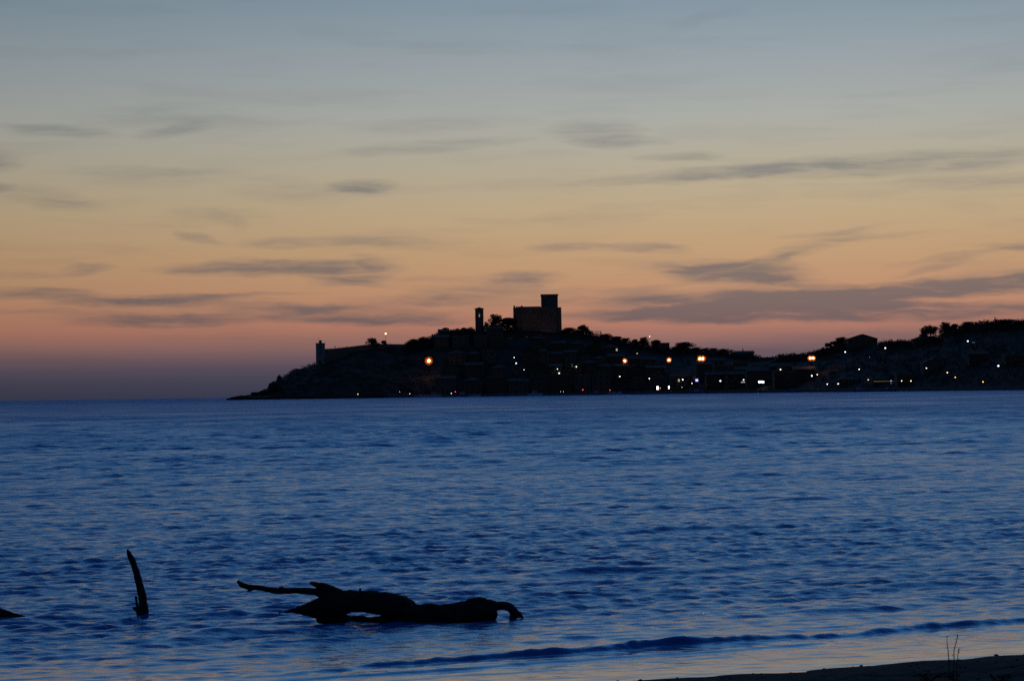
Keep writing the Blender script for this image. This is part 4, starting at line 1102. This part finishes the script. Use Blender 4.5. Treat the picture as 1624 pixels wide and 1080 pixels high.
def driftwood():
    base = on_plane(640, 986); Yd = base.y
    e = empty('driftwood_log', (base.x, Yd, 0))
    wood('trunk', [[(440, 972.5, 1.5, .02), (460, 969, 4, .02), (482, 966, 8, .02), (505, 963, 15, 0), (530, 957, 21, 0), (560, 953, 17.5, 0), (590, 953.5, 17.5, 0), (618, 958, 19, 0), (640, 964, 18.5, 0), (656, 971, 14.5, 0), (690, 973, 15.5, 0), (725, 974, 17.5, 0), (755, 972, 19, 0), (775, 970, 17, 0), (787, 969, 11, 0)],
                   [(505, 976, 12, .02), (530, 983, 11, .05), (560, 986, 9.5, .06), (600, 986, 10, .05), (650, 983, 13, 0), (700, 984, 13, 0), (750, 986, 14, 0), (785, 986, 10, 0)]], Yd, e, 3)
    wood('branch', [[(376.5, 921, 2.4, -.1), (382, 926.5, 4.2, -.1), (392, 930.5, 4.2, -.09), (415, 932, 4.2, -.08), (438, 937, 4.6, -.06), (470, 936, 4.6, -.04), (500, 938, 6, -.02), (522, 946, 9, 0)],
                    [(404, 932, 2, -.08), (398, 936, 1.7, -.1), (392, 937.2, 1.2, -.12)], [(442, 933, 3, -.06), (450, 932, 2.2, -.06)]], Yd, e, 8, .006, .006)
    wood('broken_fork', [[(491, 923.2, 2.0, 0), (500, 926, 4.5, 0), (512, 931, 7.5, 0), (532, 941, 10, 0), (550, 950, 11, 0)]], Yd, e, 5, .007, .007)
    wood('knot', [[(571.5, 932, 1.3, 0), (571, 936, 2.2, 0), (571, 941, 4, 0)]], Yd, e, 6, .006, .003)
    wood('root_mass', [[(734, 965, 9, -.05), (745, 957.5, 8, -.04), (754, 955, 7.5, -.03), (765, 955.5, 8, 0), (776, 958, 7.5, 0), (786, 963, 9, 0)], [(757, 950, 3.5, -.02), (762, 949.5, 4, -.02), (768, 952, 4.5, 0)], [(738, 978, 14, .05), (760, 981, 15.5, .05), (784, 983, 12, .05)], [(748, 953, 3, -.05), (750, 958, 6, -.05)]], Yd, e, 12, .008, .012)
    wood('root_arch', [[(772, 963, 9, 0), (784, 960.5, 8, 0), (797, 959.5, 7, 0), (808, 962, 7, 0), (815, 969, 7, 0), (814, 979, 6, 0), (812, 990, 6, 0), (810, 1004, 6, 0)], [(812, 968, 5.5, 0), (821, 973, 5, 0), (827, 977, 3.2, 0), (830, 980, 1.5, 0)]], Yd, e, 15, .007, .008)
    tag(e, 'long gnarled driftwood log with a bare branch and looped root in the shallows', 'driftwood')
    b2 = on_plane(225, 975); Y2 = b2.y
    e2 = empty('driftwood_branch', (b2.x, Y2, 0))
    wood('stem', [[(201.5, 870.5, 1.8, 0), (205, 878, 4.0, 0), (209.5, 888, 5.0, 0), (216, 905, 5.4, 0), (221, 925, 6.0, 0), (225.5, 945, 6.4, 0), (228, 962, 7.4, 0), (228.5, 985, 8.5, 0)]], Y2, e2, 21, .006, .006)
    wood('side_stub', [[(215.5, 944.5, 1.6, 0), (216, 952, 2.0, 0), (217.5, 960, 2.6, 0), (221, 968, 5, 0), (224, 980, 7, 0)], [(210, 963, 1.5, 0), (215, 965, 3, 0), (221, 968, 5, 0)]], Y2, e2, 25, .006, .006)
    tag(e2, 'single curved driftwood branch standing upright out of the water', 'driftwood')
    b3 = on_plane(10, 981); Y3 = b3.y
    e3 = empty('driftwood_stump', (b3.x, Y3, 0))
    wood('trunk', [[(-90, 964, 12, 0), (-40, 966, 12, 0), (-12, 970, 9, 0), (8, 973.5, 6.5, 0), (24, 976, 4.5, 0), (40, 978.5, 2.6, 0)]], Y3, e3, 31, .008, .008)
    wood('root', [[(-60, 968, 8, .1), (-85, 955, 5, .2), (-100, 940, 3, .25)]], Y3, e3, 33, .008, .006)
    tag(e3, 'tip of a sunken driftwood stump poking in at the left edge', 'driftwood')
driftwood()

# ------------------------------------------------------------------ beach plants and debris
WEED = mat('weed', (.045, .045, .03), .8, var=.3, scale=20)
def ground_hit(px, py):
    d = ray(px, py); k = 8.0
    while k < 40:
        p = Vector((0, 0, CAM_Z)) + d*k
        if p.z <= float(beach_z(p.x, p.y)): return p
        k += .02
    return p
def stalk(bpx, bpy_, pts, label, seed):
    b = ground_hit(bpx, bpy_); r = random.Random(seed); Y = b.y
    e = empty('weed_stalk', b)
    P = [at(a, c, Y) - b for a, c in pts]; P[0] = Vector((0, 0, -.04))
    n = len(P); MB().tube(P, [.0045*(1-.6*i/(n-1)) for i in range(n)], 6).build('stem', WEED, e)
    lf = MB()
    for i in range(1, n-1):
        for q in range(5):
            f = r.random(); c = P[i].lerp(P[i+1], f); th = r.uniform(0, 6.28)
            d = Vector((math.cos(th), math.sin(th), r.uniform(.5, 1.4))).normalized(); L = r.uniform(.012, .034)
            u = d.cross(Vector((0, 0, 1))).normalized()*L*.16
            k = len(lf.v); lf.add([c, c + d*L*.5 + u, c + d*L, c + d*L*.5 - u], [(0, 1, 2, 3)])
    lf.build('leaves', WEED, e)
    tag(e, label, 'weed', 'dry weeds at the edge of the sand')
stalk(1506, 1078, [(1506, 1078), (1505, 1050), (1503.5, 1030), (1502, 1019), (1502, 1009)], 'thinner left weed stalk standing on the dark sand', 1)
stalk(1513, 1080, [(1513, 1080), (1513, 1050), (1513, 1030), (1516, 1019), (1518, 1009)], 'thicker right weed stalk leaning over the dark sand', 2)
stalk(1518, 1080, [(1518, 1080), (1517, 1060), (1519, 1040), (1520, 1028)], 'short weed stalk beside the leaning one on the sand', 3)
def clump(px, py, n, rad, h, label, seed):
    b = ground_hit(px, py); r = random.Random(seed); e = empty('weed_clump', b)
    st = MB(); lf = MB()
    for i in range(n):
        th = r.uniform(0, 6.28); q = r.uniform(.2, 1)*rad; tip = Vector((q*math.cos(th), q*math.sin(th), h*r.uniform(.4, 1)))
        mid = tip*.5 + Vector((0, 0, h*.15)); st.tube([(tip.x*.1, tip.y*.1, -.03), mid, tip], [.004, .003, .0015], 5)
        for k in range(7):
            c = mid.lerp(tip, r.random()); d = Vector((r.uniform(-1, 1), r.uniform(-1, 1), r.uniform(0, 1))).normalized(); L = r.uniform(.015, .04)
            u = d.cross(Vector((0, .3, 1))).normalized()*L*.2
            lf.add([c, c+d*L*.5+u, c+d*L, c+d*L*.5-u], [(0, 1, 2, 3)])
    st.build('stems', WEED, e); lf.build('leaves', WEED, e)
    tag(e, label, 'weed', 'dry weeds at the edge of the sand')
clump(1470, 1079, 18, .15, .06, 'low tangled weed clump left of the weed stalks', 4)
clump(1512, 1079, 12, .09, .06, 'low weed clump around the foot of the stalks', 5)
clump(1585, 1079, 14, .18, .035, 'flat weed clump on the sand near the right edge', 6)
def pebbles():
    mb = MB(); r = random.Random(9)
    bm = bmesh.new(); bmesh.ops.create_icosphere(bm, subdivisions=1, radius=1); pv = [v.co.copy() for v in bm.verts]; pf = [tuple(v.index for v in f.verts) for f in bm.faces]; bm.free()
    for i in range(420):
        l = r.uniform(-3, 9); d = abs(r.gauss(.35, .9)) + .03
        x = SA.x + SDIR.x*l - SN.x*d; y = SA.y + SDIR.y*l - SN.y*d; z = float(beach_z(x, y)); s = r.choice([.006, .009, .012, .016, .022 if r.random() < .4 else .01])
        mb.add([(x+p.x*s*r.uniform(.8, 1.4), y+p.y*s, z+p.z*s*.6) for p in pv], pf)
    o = mb.build('pebbles', ROCK, smooth=True); tag(o, 'scattered pebbles and bits of debris on the wet sand', 'pebbles', kind='stuff')
pebbles()
